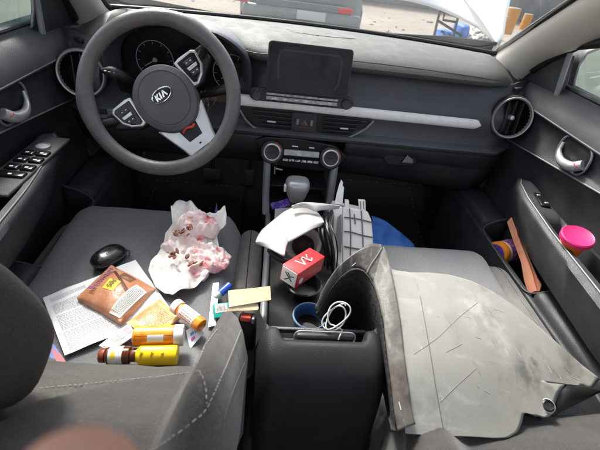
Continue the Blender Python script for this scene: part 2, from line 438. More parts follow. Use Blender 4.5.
# instrument binnacle
bm = NB(); rows = []; n = 33
def arch(f, gx, gz, cx=-.368, z0=.765):
    a = math.pi*(1-f); c_, s_ = math.cos(a), math.sin(a)
    return cx + gx*math.copysign(abs(c_)**.75, c_), z0 + gz*abs(s_)**.62
for (y, gx, gz) in ((.20,.185,.128),(.02,.200,.152),(-.045,.203,.157),(-.052,.198,.153),(-.045,.190,.145),(.06,.172,.122)):
    rows.append([V((arch(i/(n-1),gx,gz)[0], y + (.055 if y < .0 else 0)*(1-sm(math.sin(math.pi*i/(n-1))*1.3)), arch(i/(n-1),gx,gz)[1])) for i in range(n)])
grid(bm, rows); hood = part('instrument_hood', bm, MT['fascia'], dash, angle=60)
bm = NB(); prism(bm, [(arch(i/32,.180,.118)[0], arch(i/32,.180,.118)[1]) for i in range(33)]+[(-.368+.18,.69),(-.368-.18,.69)], V((0,.075,0)), V((1,0,0)), V((0,0,1)), V((0,1,0)), .02); cl = part('instrument_cluster', bm, MT['gloss'], dash)
for (u, v, rr) in ((155,60,.052),(231,73,.052)):
    c0 = P(u,v,y=.070)
    bm = NB(); tube(bm, [c0+V((rr*math.cos(a), 0, rr*math.sin(a))) for a in [2*math.pi*k/40 for k in range(40)]], .0012, 6, closed=True)
    lathe(bm, [(.0001,.004),(.006,.003),(.007,0)], c0, V((0,-1,0)), 20, caps=False)
    for k in range(9):
        a = R_(215-31*k*.98); d = V((math.cos(a),0,math.sin(a))); tube(bm, [c0+d*rr*.82, c0+d*rr*.94], .0009, 4)
    part('gauge', bm, mat('gauge print', (.30,.31,.33), .5), cl)
    bm = NB(); d = V((-.8,0,-.5)); tube(bm, [c0+V((0,-.003,0)), c0+d*rr*.7+V((0,-.003,0))], .0009, 5); part('needle', bm, mat('needle white', (.5,.5,.5), .5), cl)
# column shroud and stalks
bm = NB()
hubc = V((-.372,-.184,.783)); WN = V((0,-.168,.08)).normalized()*1.0
WN = V((0,-.903,.430)); WX = V((1,0,0)); WY = V((0,.430,.903))
lathe(bm, [(.045,-.20),(.060,-.19),(.066,-.08),(.060,-.045)], hubc, WN, 24); part('column_shroud', bm, MT['dark'], dash)
def stalk(pts, name):  # (u, v, -, y)
    bm = NB(); p = spline([P(q[0],q[1],y=q[3]) for q in pts], 14)
    tube(bm, p, .01, 12, radii=[.007+.006*sm(i/8) if i < 12 else .013-.004*(i-11) for i in range(14)])
    st = part(name, bm, MT['black'], dash)
    d = (p[11]-p[9]).normalized()
    bm = NB(); lathe(bm, [(.0136,-.006),(.0139,-.004),(.0139,.004),(.0136,.006)], p[10], d, 16, caps=False); part('stalk_collar', bm, MT['dark'], st)
    bm = NB()
    f = frame(d)
    for k in range(3): rbox(bm, p[12-k]+(-ray(105,75).normalized())*(.0118), (.006,.003,.0022), .0006)
    part('stalk_print', bm, MT['icon'], st)
def P2(u,v,y): return P(u,v,y=y)
class _q: pass
stalk_l = [(139,86,None,-.07),(130,81,None,-.085),(118,74,None,-.10),(101,70,None,-.11)]
stalk_r = [(200,96,None,-.07),(212,93,None,-.08),(226,89,None,-.085),(241,87,None,-.08)]
stalk(stalk_l, 'control_stalk'); stalk(stalk_r, 'control_stalk')
# messy column wiring seen through the wheel
bm = NB()
for k in range(9):
    u0 = 203+random.uniform(-3,8); v0 = 92+random.uniform(-2,6)
    tube(bm, spline([P(u0,v0,y=-.05),P(u0+random.uniform(-5,6),v0+9,y=-.06),P(u0+random.uniform(-6,6),v0+20,y=-.04)],8), .0026, 6)
part('column_wiring', bm, mat('dusty brown wiring', (.10,.075,.06), .6, tint=[(200,(.35,.32,.3),.5,.7,3)]), dash)
# switch bank by the driver's knee
sw = facepoly('switch_bank', [(99,107),(122,110),(121,124),(100,121)], -.012, .02, mat('blue grey switch', (.10,.12,.15), .4), dash)
for u in (103.5,111,118):
    bm = NB(); c0 = P(u,114.5+(u-111)*.13,y=-.014); rbox(bm, c0, (.019,.006,.03), .002); rbox(bm, c0+V((0,-.003,.004)), (.006,.0015,.002), .0003); part('switch_key', bm, MT['greyp'] if u==111 else MT['dark'], sw)

# ------------------------------------------------------------- touch screen and radio strip
tx = V((1,0,0)); ty = V((0,.24,.97)).normalized(); tn = tx.cross(ty)   # tn points to the cabin
sc0 = P(309.5,70.5,y=-.048)
bm = NB(); prism(bm, rpoly(.226,.126,.010), sc0-tn*.018, tx, ty, tn, .018)
scr = part('touch_screen', bm, MT['black'], dash, smooth=False, bevel=.0025)
bm = NB(); prism(bm, rpoly(.217,.117,.007), sc0, tx, ty, tn, .0012); part('screen_glass', bm, MT['screen'], scr, smooth=False)
bm = NB(); o = sc0+tn*.0014
def bar(pts, w): 
    for (a, b) in zip(pts, pts[1:]):
        a, b = V(a), V(b); d = (b-a).normalized(); nn = V((-d.y, d.x))*w/2
        prism(bm, [(a.x-nn.x,a.y-nn.y),(b.x-nn.x,b.y-nn.y),(b.x+nn.x,b.y+nn.y),(a.x+nn.x,a.y+nn.y)], o, tx, ty, tn, .0003)
bar([(-.082,-.030),(-.084,.020),(-.080,.038),(-.07,.043),(.07,.043),(.081,.038),(.085,.020),(.082,-.03),(.072,-.042)], .005)
part('screen_smear', bm, mat('screen dust smear', (.022,.022,.026), .5), scr, smooth=False)
rc = P(302,99.5,y=-.018)
bm = NB(); prism(bm, rpoly(.300,.036,.0175,8), rc+V((0,.014,0)), tx, ty, tn, .016); rad = part('radio_strip', bm, MT['black'], dash, smooth=False, bevel=.003)
bm = NB(); prism(bm, rpoly(.205,.010,.002), rc+ty*-.004+tn*.002, tx, ty, tn, .003); prism(bm, rpoly(.205,.006,.002), rc+ty*.007+tn*.002, tx, ty, tn, .003)
part('key_row', bm, mat('worn grey keys', (.20,.20,.21), .35, .4, tint=[(90,(.45,.44,.43),.45,.65,4)]), rad, smooth=False, bevel=.0008)
bm = NB()
for k in range(6): prism(bm, rpoly(.012,.0016,.0005), rc+tx*(-.08+.032*k)+ty*-.004+tn*.0052, tx, ty, tn, .0003)
part('key_print', bm, MT['icon'], rad, smooth=False)
bm = NB(); prism(bm, rpoly(.012,.003,.001), rc+tx*-.03+ty*.007+tn*.0052, tx, ty, tn, .0005); part('alarm_lamp', bm, mat('red lamp', (.5,.04,.03), .4), rad, smooth=False)
for x in (-.128,.128):
    bm = NB(); lathe(bm, [(.015,0),(.0145,.010),(.0125,.013),(.0115,.0125),(.0001,.0128)], rc+tx*x+tn*.002, tn, 28, caps=False); kn = part('radio_knob', bm, MT['dark'], rad)
    bm = NB(); lathe(bm, [(.0153,.003),(.0156,.006),(.0152,.008)], rc+tx*x+tn*.002, tn, 28, caps=False); part('knob_ring', bm, MT['silver'], kn)

# ------------------------------------------------------------- climate panel
ca, cb = P(272,151.5,y=-.022), P(330,157.5,y=-.022)
cc = (ca+cb)/2; cx = V((1,0,0)); cy = V((0,.30,.954)); cn = cx.cross(cy)
cl_ = facepoly('climate_panel', [(255,140),(266,137),(300,139),(335,146),(347,157),(338,168),(327,172),(300,169),(275,165),(266,160)], -.018, .03, MT['black'], dash, .003)
for c0 in (ca, cb):
    bm = NB(); lathe(bm, [(.036,-.004),(.036,.012),(.033,.015),(.027,.015)], c0, cn, 36, caps=False); kn = part('temperature_knob', bm, MT['black'], cl_)
    bm = NB(); lathe(bm, [(.0275,.014),(.027,.020),(.024,.022),(.022,.021)], c0, cn, 36, caps=False); part('knob_ring', bm, MT['silver'], kn)
    bm = NB(); lathe(bm, [(.0225,.0205),(.021,.0195),(.0001,.0195)], c0, cn, 36, caps=False); rbox(bm, c0+cn*.0198, (.016,.0008,.003), .0003); part('knob_cap', bm, MT['dark'], kn)
    bm = NB(); pts = [c0+cn*.0155+(cx*math.cos(a)+cy*math.sin(a))*.030 for a in [R_(5+65*k/8) for k in range(9)]]; tube(bm, pts, .0016, 6); part('heat_mark', bm, mat('red heat mark', (.45,.05,.05), .4), kn)
bm = NB(); prism(bm, rpoly(.112,.020,.004), cc+cy*.004, cx, cy, cn, .010); part('climate_display', bm, mat('grey display', (.20,.20,.21), .25, .6, tint=[(40,(.34,.34,.34),.45,.7,4)]), cl_, smooth=False, bevel=.002)
bm = NB()
for k in range(6): prism(bm, rpoly(.017,.008,.0015), cc+cx*(-.048+.0192*k)+cy*-.020, cx, cy, cn, .007)
part('climate_key', bm, mat('worn silver keys', (.42,.42,.42), .35, .5, tint=[(150,(.06,.06,.06),.5,.62,3)]), cl_, smooth=False, bevel=.0015)
bm = NB()
for x, w in ((-.022,.018),(.030,.016)): prism(bm, rpoly(w,.003,.001), cc+cx*x+cy*.024, cx, cy, cn, .0062)
part('panel_print', bm, MT['icon'], cl_, smooth=False)

# ================================================================== steering wheel
wh = thing('steering_wheel', 'dark leather steering wheel turned to the left, with silver lower spoke', 'steering wheel', hubc)
rot = R_(41); wx = WX*math.cos(rot)+WY*math.sin(rot); wy = WY*math.cos(rot)-WX*math.sin(rot)
RIMC = hubc.copy(); HUBD = .046        # the hub sits well below the plane of the rim
W = lambda x, y, n=0: hubc + wx*x + wy*y + WN*(n-HUBD)
bm = NB(); RR = .1725
rows = []
for k in range(72):
    a = 2*math.pi*k/72; d = wx*math.cos(a)+wy*math.sin(a)
    deg = math.degrees(a) % 360
    g = 1 + .22*math.exp(-((deg-28)/12)**2) + .22*math.exp(-((deg-152)/12)**2)
    rows.append([hubc + d*(RR + .0175*g*math.cos(b)) + WN*(.0165*math.sin(b)*1.0) for b in [2*math.pi*j/16 for j in range(16)]])
grid(bm, rows, cu=True, cv=True); part('rim', bm, MT['wheel'], wh, angle=180)
bm = NB()   # hub bowl + airbag cover
rows = []
for (sc, n_) in ((.95,-.045),(1.0,-.03),(1.0,.000),(.985,.010),(.955,.0155),(.80,.0195),(.775,.0180),(.76,.0195),(.4,.0235),(.001,.0245)):
    r = []
    for k in range(56):
        a = 2*math.pi*k/56; q = .079*(1-.02*math.cos(2*a)) ; y_ = -.002 - .008*(math.sin(a) < 0)*abs(math.sin(a))
        r.append(W(q*sc*math.cos(a), q*sc*math.sin(a)+y_*sc, n_))
    rows.append(r)
grid(bm, rows, cv=True); part('airbag_cover', bm, MT['hub'], wh, angle=30)
# emblem
em = NB(); eo = W(0,.004,.0247); lathe(em, [(.0001,0),(.0265,0),(.0265,.002),(.0001,.0024)], V((0,0,0)), V((0,0,1)), 40, caps=False, rot=M4.Identity(3))
for v in em.verts: v.co = eo + wx*(v.co.x*1.0)*1.0 + wy*v.co.y*.56 + WN*v.co.z
eb = part('emblem', em, MT['gloss'], wh)
bm = NB(); tube(bm, [eo+WN*.0022+wx*.0261*math.cos(a)+wy*.0146*math.sin(a) for a in [2*math.pi*k/48 for k in range(48)]], .0015, 6, closed=True); part('emblem_ring', bm, MT['chrome'], eb)
bm = NB()
def stroke(a, b, w):
    a, b = V(a)*1.29, V(b)*1.29; w *= 1.29; d = (b-a).normalized(); nn = V((-d.y,d.x))*w/2
    prism(bm, [tuple(a-nn),tuple(b-nn),tuple(b+nn),tuple(a+nn)], eo+WN*.0023, wx, wy, WN, .0010)
h = .0058
stroke((-.0128,-h),(-.0108,h),.0027); stroke((-.0112,-.0006),(-.0050,h),.0027); stroke((-.0108,.0004),(-.0062,-h),.0027)   # K
stroke((-.0032,-h),(-.0012,h),.0029)                                                                                          # I
stroke((.0012,-h),(.0062,h),.0027); stroke((.0058,h),(.0098,-h),.0029)                                                      # A
part('lettering', bm, MT['chrome'], eb, smooth=False)
# side spokes with switch pods
def wpoly(name, pts, n0, d, m, par, bev=.002, sm_=False):
    bm = NB(); prism(bm, pts, hubc+WN*(n0-HUBD), wx, wy, WN, d); return part(name, bm, m, par, smooth=False, bevel=bev)
for s in (-1, 1):
    sp = wpoly('spoke', [(s*x, y) for x, y in ((.060,.044),(.105,.050),(.150,.050),(.152,.012),(.125,-.004),(.100,-.022),(.066,-.026))], -.028, .024, MT['black'], wh, .004)
    wpoly('pod_frame', [(s*x, y) for x, y in ((0.0678,0.0496),(0.0841,0.0531),(0.1212,0.0520),(0.1305,0.0450),(0.1258,0.0102),(0.1119,-0.0084),(0.0887,-0.0223),(0.0748,-0.0200))], -.006, .012, MT['silver'], sp, .003)
    pd = wpoly('switch_pod', [(s*x, y) for x, y in ((0.0748,0.0450),(0.1177,0.0462),(0.1247,0.0404),(0.1200,0.0125),(0.1073,-0.0049),(0.0887,-0.0165),(0.0806,-0.0130))], .004, .0045, MT['gloss'], sp, .002)
    bm = NB()
    for yy in (.030,.004): prism(bm, [(s*x, y) for x, y in ((.088,yy+.007),(.112,yy+.007),(.110,yy-.006),(.090,yy-.006))], hubc+WN*(.0085-HUBD), wx, wy, WN, .002)
    part('pod_key', bm, MT['dark'], sp, smooth=False, bevel=.001)
    bm = NB(); prism(bm, [(s*x, y) for x, y in ((.087,.021),(.116,.021),(.114,.013),(.089,.012))], hubc+WN*(.0085-HUBD), wx, wy, WN, .004); part('rocker', bm, MT['silver'], sp, smooth=False, bevel=.0015)
    bm = NB()
    for yy in (.031,.005):
        for xx in (.095,.106): prism(bm, [(s*(xx-.002),yy+.001),(s*(xx+.002),yy+.001),(s*(xx+.002),yy-.001),(s*(xx-.002),yy-.001)], hubc+WN*(.0106-HUBD), wx, wy, WN, .0003)
    part('key_print', bm, MT['icon'], sp, smooth=False)
for ang in (12, 168, 270):
    a = R_(ang); d = wx*math.cos(a)+wy*math.sin(a); bm = NB()
    e_ = -.020 if ang == 270 else 0; tube(bm, spline([hubc+d*.168+WN*-.008, hubc+d*.160+WN*(-.030+e_), hubc+d*.125+WN*(-.014-HUBD+e_), hubc+d*.07+WN*(-.018-HUBD+e_)], 10), .011, 10); part('spoke_arm', bm, MT['black'], wh)
# lower spoke: silver fork around a dark slot holding a red and black tag
fk = wpoly('lower_spoke', [(-.052,-.060),(-.070,-.052),(-.060,-.085),(-.046,-.130),(-.042,-.152),(.042,-.152),(.046,-.130),(.060,-.085),(.070,-.052),(.052,-.060),(.028,-.074),(-.028,-.074)], -.018, .018, MT['silver'], wh, .004)
wpoly('spoke_slot', [(-.026,-.084),(.026,-.084),(.020,-.120),(-.020,-.120)], -.002, .004, MT['black'], fk, .002)
bm = NB(); tube(bm, spline([W(-.018,-.092,.004),W(-.004,-.088,.010),W(.010,-.094,.007),W(.018,-.090,.004)], 10), .0036, 8); part('red_tag', bm, mat('red plastic tag', (.65,.07,.05), .4), fk)
bm = NB(); prism(bm, [(.010,-.110),(.015,-.110),(.015,-.113),(.010,-.113)], hubc+WN*(.0022-HUBD), wx, wy, WN, .0006)
prism(bm, [(-.002,-.134),(.004,-.134),(.004,-.138),(-.002,-.138)], hubc+WN*(.0002-HUBD), wx, wy, WN, .0006); part('spoke_mark', bm, MT['black'], fk, smooth=False)
# ================================================================== pedals and mats
def pedal(name, u, v, y, w, h, label=None):
    c = P(u, v, y=y); bm = NB(); rbox(bm, c, (w, .014, h), .006, (R_(-35),0,0))
    p_ = part(name, bm, MT['rubber'], car)
    bm = NB(); tube(bm, [c+V((0,.012,.01)), c+V((0,.12,.20)), c+V((0,.10,.36))], .008, 8); part('pedal_arm', bm, MT['black'], p_)
    bm = NB()
    for k in range(4): rbox(bm, c+V((0,-.010,-.004))+V((0,.35,-.6)).normalized()*0+V((0,(k-1.5)*h*.10*-1*.7,(k-1.5)*h*.2)), (w*.8,.004,.005), .0015, (R_(-35),0,0))
    part('pedal_rib', bm, MT['rubber'], p_)
pedal('brake_pedal', 212, 174, .46, .085, .05); pedal('accelerator_pedal', 249, 178, .47, .045, .075)
bm = NB(); rbox(bm, P(148,186,y=.52), (.10,.02,.16), .008, (R_(-35),0,0)); part('foot_rest', bm, MT['rubber'], car)

def floor_mat(name, label, pts, seed):
    ctr = sum((V(p) for p in pts), V())/4
    o = thing(name, label, 'floor mat', ctr, 'floor mats in the front footwells')
    a,b,c,d = [V(p) for p in pts]; rows = []
    for i in range(9):
        s = i/8; rows.append([(a*(1-s)+b*s)*(1-t/8)+(d*(1-s)+c*s)*t/8 + V((0,0,.004*noise.noise(V((i*.9,t*.9,seed))))) for t in range(9)])
    bm = NB(); shell(bm, rows, [[p-V((0,0,.01)) for p in r] for r in rows]); part('mat_pile', bm, MT['carpet'], o)
    bm = NB()
    q = [a,b,c,d]; c0 = ctr
    for i in range(4):
        p0, p1 = c0+(q[i]-c0)*.95, c0+(q[(i+1)%4]-c0)*.95; n = int((p1-p0).length/.022)
        for k in range(n):
            if random.random() < .45: continue
            x = p0+(p1-p0)*(k/n)+V((0,0,.007)); tube(bm, [x, x+(p1-p0).normalized()*.009], .0009, 5)
    part('edge_stitching', bm, mat('dull thread', (.30,.29,.28), .8), o)
    return o
floor_mat('floor_mat', 'black passenger floor mat edged with pale stitches, crumbs around it', [(.24,.10,.062),(.62,.10,.062),(.60,.50,.225),(.25,.50,.225)], 3)
floor_mat('floor_mat', 'black driver floor mat below the pedals', [(-.62,.02,.060),(-.20,.02,.060),(-.20,.44,.175),(-.60,.44,.175)], 9)
# crumbs on the carpet
def crumb(u, v, z, r, m): 
    c = P(u,v,z=z); bm = NB(); bmesh.ops.create_icosphere(bm, subdivisions=1, radius=r)
    for w_ in bm.verts: w_.co = V((w_.co.x*random.uniform(.5,1.4), w_.co.y*random.uniform(.5,1.4), w_.co.z*.5)) + c
    return bm
bm = NB()
for k in range(46):
    u, v, z = random.choice([(random.uniform(190,250),random.uniform(185,222),.14),(random.uniform(345,450),random.uniform(195,250),.14)])
    t = crumb(u, v, z, random.uniform(.001,.0028), None); merge(bm, t)
cr = part('floor_crumbs', bm, mat('pale crumbs', (.42,.40,.36), .8), None, smooth=False, loc=(0,.25,.1)); tag(cr, 'pale crumbs and grit scattered over the black footwell carpet', 'crumbs', kind='stuff')
bm = crumb(432, 211, .20, .007, None); tag(part('plastic_scrap', bm, mat('red scrap', (.6,.06,.05), .4), None, loc=tuple(P(432,211,z=.2))), 'tiny red plastic scrap on the dark passenger footwell carpet', 'scrap')

# ================================================================== seats
def superw(d, half, flat=.72):
    """0 in the middle, 1 at the very edge; rounds the border of a cushion"""
    q = abs(d)/half
    return 0 if q < flat else ((q-flat)/(1-flat))
def cushion(xc, y0, y1, zt, name_seat, bl_side, mt, hw=.252):
    top, bot = [], []
    for i in range(31):
        s = i/30; y = y0+(y1-y0)*s; rt, rb = [], []
        fr = max(0, 1-s/.16); front = 1-math.sqrt(max(0,1-fr**2.2))
        for j in range(33):
            t = j/32; 
            half = hw - .055*(max(0,1-s/.22))**2.5
            x = xc + (t-.5)*2*half; q = superw(x-xc, half, .80)
            z = zt - .018*sm(1-abs(s-.55)*2)*1 - .15*front - (.060*q**2.2) + .004*noise.noise(V((x*9,y*9,1.3+xc))) + .0020*noise.noise(V((x*34,y*30,xc)))
            rt.append(V((x, y-.01*front, z))); rb.append(V((xc+(x-xc)*.97, y+.02*(1-s)*0, zt-.20)))
        top.append(rt); bot.append(rb)
    bm = NB(); shell(bm, top, bot)
    return part('seat_cushion', bm, mt, name_seat, angle=180)
def lobe(xc, y0, y1, zt, w, m, seat, h=.2):
    rows = []
    for i in range(25):
        s = i/24; y = y0+(y1-y0)*s; e = math.sqrt(max(0,1-(1-min(1,s/.22))**2)) if s < .22 else (math.sqrt(max(0,1-(1-min(1,(1-s)/.12))**2)) if s > .88 else 1)
        row = []
        for k in range(17):
            a = math.pi*k/16; row.append(V((xc - w*math.cos(a)*(.35+.65*e), y, zt-.07 + .07*math.sin(a)**.6*e - .035*(1-e))))
        row += [V((xc+w*(.35+.65*e), y, zt-h)), V((xc-w*(.35+.65*e), y, zt-h))]
        rows.append(row)
    bm = NB(); grid(bm, rows, cv=True, capends=True); o = part('side_bolster', bm, m, seat, angle=180)
    bm = NB()
    for i in range(3,23):
        a, b = rows[i][8], rows[i+1][8] if i < 23 else rows[i][8]
        tube(bm, [a+V((0,0,.0012)), b+V((0,0,.0012))], .0009, 5)
    part('seam', bm, MT['black'], o)
    return o
def backrest(xc, prof, m, seat, bol=.075, half=.255, thick=.11, bol0=.02, bol1=.8, r0=.50, r1=.26, seam=None):
    """prof: front surface points (y, z) from the hinge to the top"""
    c = spline([V((0,y,z)) for y, z in prof], 45); top, bot = [], []
    n = len(c)
    for i, p in enumerate(c):
        s = i/(n-1); tg = (c[min(i+1,n-1)]-c[max(i-1,0)]).normalized(); nm = V((0,-1,0)).cross(V((0,0,0))) if 0 else V((0, tg.z, -tg.y))
        rt, rb = [], []
        hw = half*(1-.25*max(0,(s-.72)/.28)**2)
        endr = 1-math.sqrt(max(0,1-max(0,(s-.86)/.14)**2))
        for j in range(49):
            t = j/48; d = (t-.5)*2*hw; q = superw(d, hw, .86)
            ad = abs(d)/half
            b = bol*sm((ad-r0)/r1)*sm((s-bol0)/.16)*(1-sm((s-bol1)/.2))
            wv = .0045*noise.noise(V((d*9,s*7,xc))) + .002*noise.noise(V((d*30,s*22,xc+4))) + .0030*noise.noise(V((d*7+s*6,s*34,xc+2)))
            if seam:
                g = sm((.80-ad)/.06); wv += g*(-.006*math.exp(-((s-seam+1.4*abs(d))/.012)**2) + .005*sm((s-seam+1.4*abs(d))/.05)) - .006*math.exp(-((ad-r0)/.022)**2)*sm((s-seam+1.4*abs(d))/.05)
            rt.append(V((xc+d,0,0))+p+nm*(b+wv-thick*.62*q**2.4-thick*.8*endr)); rb.append(V((xc+d*.94,0,0))+p-nm*thick)
        top.append(rt); bot.append(rb)
    bm = NB(); shell(bm, top, bot)
    if seam:
        bm.faces.ensure_lookup_table(); q = 0
        for i in range(n-1):
            for j in range(48):
                if i/(n-1) > seam-1.4*abs((j+.5)/48-.5)*2*half and abs((j+.5)/48-.5)*2 < r0-.02: bm.faces[q].material_index = 1
                q += 1
    return part('backrest', bm, [m, MT['insert']] if seam else m, seat, angle=180)
def stitches(bv, lines, seat, name='stitching', r=.0005, dash_=.0034, gap=.0026, m=None, lift=.001, cont=False):
    bm = NB()
    for ln in lines:
        pts = [hit(bv, u, v, lift) for (u, v, _) in [(q.x,q.y,0) for q in spline([V((a,b,0)) for a, b in ln], 60)]]
        pts = [p for p in pts if p is not None]
        if cont: 
            if len(pts) > 2: tube(bm, pts, r, 6)
            continue
        acc = 0; on = True
        for a, b in zip(pts, pts[1:]):
            L_ = (b-a).length; 
            if L_ < 1e-6 or L_ > .03: continue
            k = 0
            while k < L_:
                st = dash_ if on else gap; rest = st-acc
                e = min(L_, k+rest)
                if on: tube(bm, [a+(b-a)*(k/L_), a+(b-a)*(e/L_)], r, 5)
                acc += e-k; k = e
                if acc >= st-1e-7: acc = 0; on = not on
    return part(name, bm, m or MT['stitch'], seat)

ds = thing('car_seat', 'grey cloth driver seat heaped with paper, pill bottles and snack packets', 'car seat', (-.375,-.45,.06), 'front seats')
cu_d = cushion(-.402, -.135, -.78, .468, ds, 1, MT['seat'], .237)
lb_d = lobe(-.139, -.165, -.58, .432, .036, MT['bolster'], ds); lobe(-.635, -.165, -.60, .42, .036, MT['bolster'], ds)
MT['insert'] = mat('backrest insert and shaded cloth', (.020,.0185,.017), .85, bump=FAB, tint=[(420,(.044,.041,.038),.48,.68,2),(5,(.030,.028,.026),.5,.75,5),(60,(.12,.115,.108),.68,.8,4)], sheen=.2)
SEAM = .60
br_d = backrest(-.375, [(-.690,.36),(-.722,.47),(-.752,.545),(-.805,.605),(-.870,.655),(-.940,.705),(-1.01,.752),(-1.06,.785)], MT['seat_shaded'], ds, bol=.088, r0=.68, r1=.17, seam=SEAM)
bv = bvh_of(br_d)
stitches(bv, [[(40,389),(90,384),(150,378),(200,372)], [(240,331),(228,360),(212,396),(204,411),(190,424),(165,443),(150,452)], [(217,330),(206,346),(198,364)], [(200,372),(205,388),(206,404)]], ds)
stitches(bv, [[(244,362),(235,384),(226,408),(222,430)]], ds, 'seam', r=.0003, m=MT['bolster'], cont=True)
# headrest
def headrest(c, size, rotx, seat, m):
    bm = NB(); t = bmesh.new(); bmesh.ops.create_cube(t, size=1); bmesh.ops.subdivide_edges(t, edges=t.edges[:], cuts=9, use_grid_fill=True)
    for v in t.verts:
        p = v.co*2; q = V((math.copysign(abs(p.x)**1,p.x),p.y,p.z)); l = (abs(q.x)**3.2+abs(q.y)**3.2+abs(q.z)**3.2)**(1/3.2); mx = max(abs(q.x),abs(q.y),abs(q.z))
        q = q*(mx/l) if l else q
        v.co = V((q.x*size[0]/2*(1-.10*(q.z<0)*abs(q.z)), q.y*size[1]/2, q.z*size[2]/2))
    bmesh.ops.transform(t, matrix=M4.Translation(c) @ M4.Rotation(rotx,4,'X'), verts=t.verts[:]); merge(bm, t)
    h = part('headrest', bm, m, seat, angle=180)
    for s in (-1, 1):
        bm = NB(); tube(bm, [c+V((s*.06,-.0,-.02)), c+V((s*.06,-.06,-.20))], .006, 10); part('headrest_post', bm, MT['chrome'], seat)
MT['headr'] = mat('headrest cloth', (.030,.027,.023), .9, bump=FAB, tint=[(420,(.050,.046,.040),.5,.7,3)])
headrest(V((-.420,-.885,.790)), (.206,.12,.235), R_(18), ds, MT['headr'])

ps = thing('car_seat', 'grey cloth passenger seat under the scuffed fender panel', 'car seat', (.375,-.5,.06), 'front seats')
cu_p = cushion(.355, -.215, -.83, .455, ps, -1, MT['seat'], .205); lobe(.566, -.275, -.66, .440, .040, MT['bolster'], ps); lobe(.152, -.235, -.66, .445, .048, MT['bolster'], ps)
br_p = backrest(.372, [(-.735,.37),(-.765,.450),(-.82,.488),(-.90,.522),(-1.0,.565),(-1.1,.61),(-1.18,.645)], MT['insert'], ps, bol=.035, bol0=.2)  # seat cloth here too; the insert colour paints in its dimmer light
bm = NB()
# buckle beside the driver's seat
bk = thing('seat_buckle', 'black seat belt buckle with a red release button between seat and console', 'seat buckle', P(247,322,z=.45))
c = P(247,321,z=.46); f = frame(V((.02,.25,.9)))
bm = NB(); rbox(bm, c-V((0,0,.035)), (.036,.024,.085), .006, f.to_euler().to_matrix()); part('buckle_body', bm, MT['black'], bk)
bm = NB(); rbox(bm, c+f@V((.003,-.001,.008)), (.022,.017,.012), .003, f); part('release_button', bm, mat('red button', (.70,.10,.07), .4), bk)
bm = NB(); rbox(bm, c+f@V((-.013,0,.007)), (.006,.020,.012), .002, f); part('buckle_slot', bm, MT['greyp'], bk)

# ================================================================== centre console
cs = thing('centre_console', 'black centre console between the seats with worn armrest lid and cup holders', 'console', (0,-.4,.2))
bm = NB(); rows = []
for y, z, w in ((.06,.385,.112),(-.05,.395,.106),(-.12,.40,.10),(-.30,.415,.098),(-.44,.43,.10),(-.69,.44,.10)):
    rows.append([V((-w-.006,y,.10)),V((-w,y,z-.03)),V((-w+.004,y,z+.004)),V((-w+.014,y,z+.004)),V((-w+.017,y,z-.002)),V((0,y,z-.002)),V((w-.017,y,z-.002)),V((w-.014,y,z+.004)),V((w-.004,y,z+.004)),V((w,y,z-.03)),V((w+.006,y,.10))])
grid(bm, rows); part('console_body', bm, MT['black'], cs, thick=.004)
for s in (-1, 1):
    bm = NB(); pts = spline([V((s*.108,-.020,.602)),V((s*.106,-.045,.53)),V((s*.104,-.075,.45)),V((s*.100,-.11,.41))], 16); rows = []
    for p in pts: rows.append([p+V((s*a*.011,-.004*(1-a*a)*1.5,0)) for a in (-1,-.6,0,.6,1)]+[p+V((s*.011,.03,0)),p+V((-s*.011,.03,0))])
    grid(bm, rows, cv=True, capends=True); part('stack_pillar', bm, MT['greyp'], cs)
    bm = NB(); pts = spline([V((s*.093,-.11,.408)),V((s*.092,-.3,.428)),V((s*.094,-.5,.445)),V((s*.096,-.69,.455))], 16)
    tube(bm, pts, .0085, 10); part('side_rail', bm, MT['greyp'], cs)
bm = NB(); grid(bm, [[V((-.10,y,z)),V((.10,y,z))] for y, z in ((-.005,.527),(.09,.51),(.10,.43),(.06,.396),(-.06,.397))]); tr = part('storage_tray', bm, MT['black'], cs, thick=.003)
bm = NB(); rbox(bm, V((0,.03,.462)), (.195,.10,.006), .002); part('tray_shelf', bm, MT['dark'], cs)
c = P(280,200,y=.05)
bm = NB(); lathe(bm, [(.011,0),(.0135,.002),(.0135,.006),(.011,.006),(.0105,-.015)], c+V((0,-.01,0)), V((0,-1,.25)), 24, caps=False); part('power_socket', bm, MT['silver'], cs)
# gear lever
gl = thing('gear_lever', 'stubby gear lever knob with a satin silver face', 'gear lever', (0,-.10,.40))
kc = P(297,190,y=-.14)
bm = NB(); tube(bm, [V((0,-.10,.40)), kc+V((0,.01,-.02))], .012, 10); part('lever_stem', bm, MT['black'], gl)
bm = NB(); rows = []
for k, (zz, wx_, wy_) in enumerate(((-.034,.014,.014),(-.030,.021,.020),(-.012,.029,.026),(.010,.036,.030),(.022,.036,.031),(.030,.032,.028),(.034,.022,.020),(.0345,.001,.001))):
    rows.append([kc + V((wx_*math.copysign(abs(math.cos(a))**.7,math.cos(a)), wy_*math.copysign(abs(math.sin(a))**.7,math.sin(a)) + zz*.18, zz)) for a in [2*math.pi*j/28 for j in range(28)]])
grid(bm, rows, cv=True); part('knob', bm, mat('satin grey knob', (.40,.405,.41), .35, .5, rvar=(30,.28,.5)), gl, angle=60)
bm = NB(); rbox(bm, kc+V((-.036,-.006,.008)), (.008,.016,.022), .003); part('lock_button', bm, MT['white'], gl)

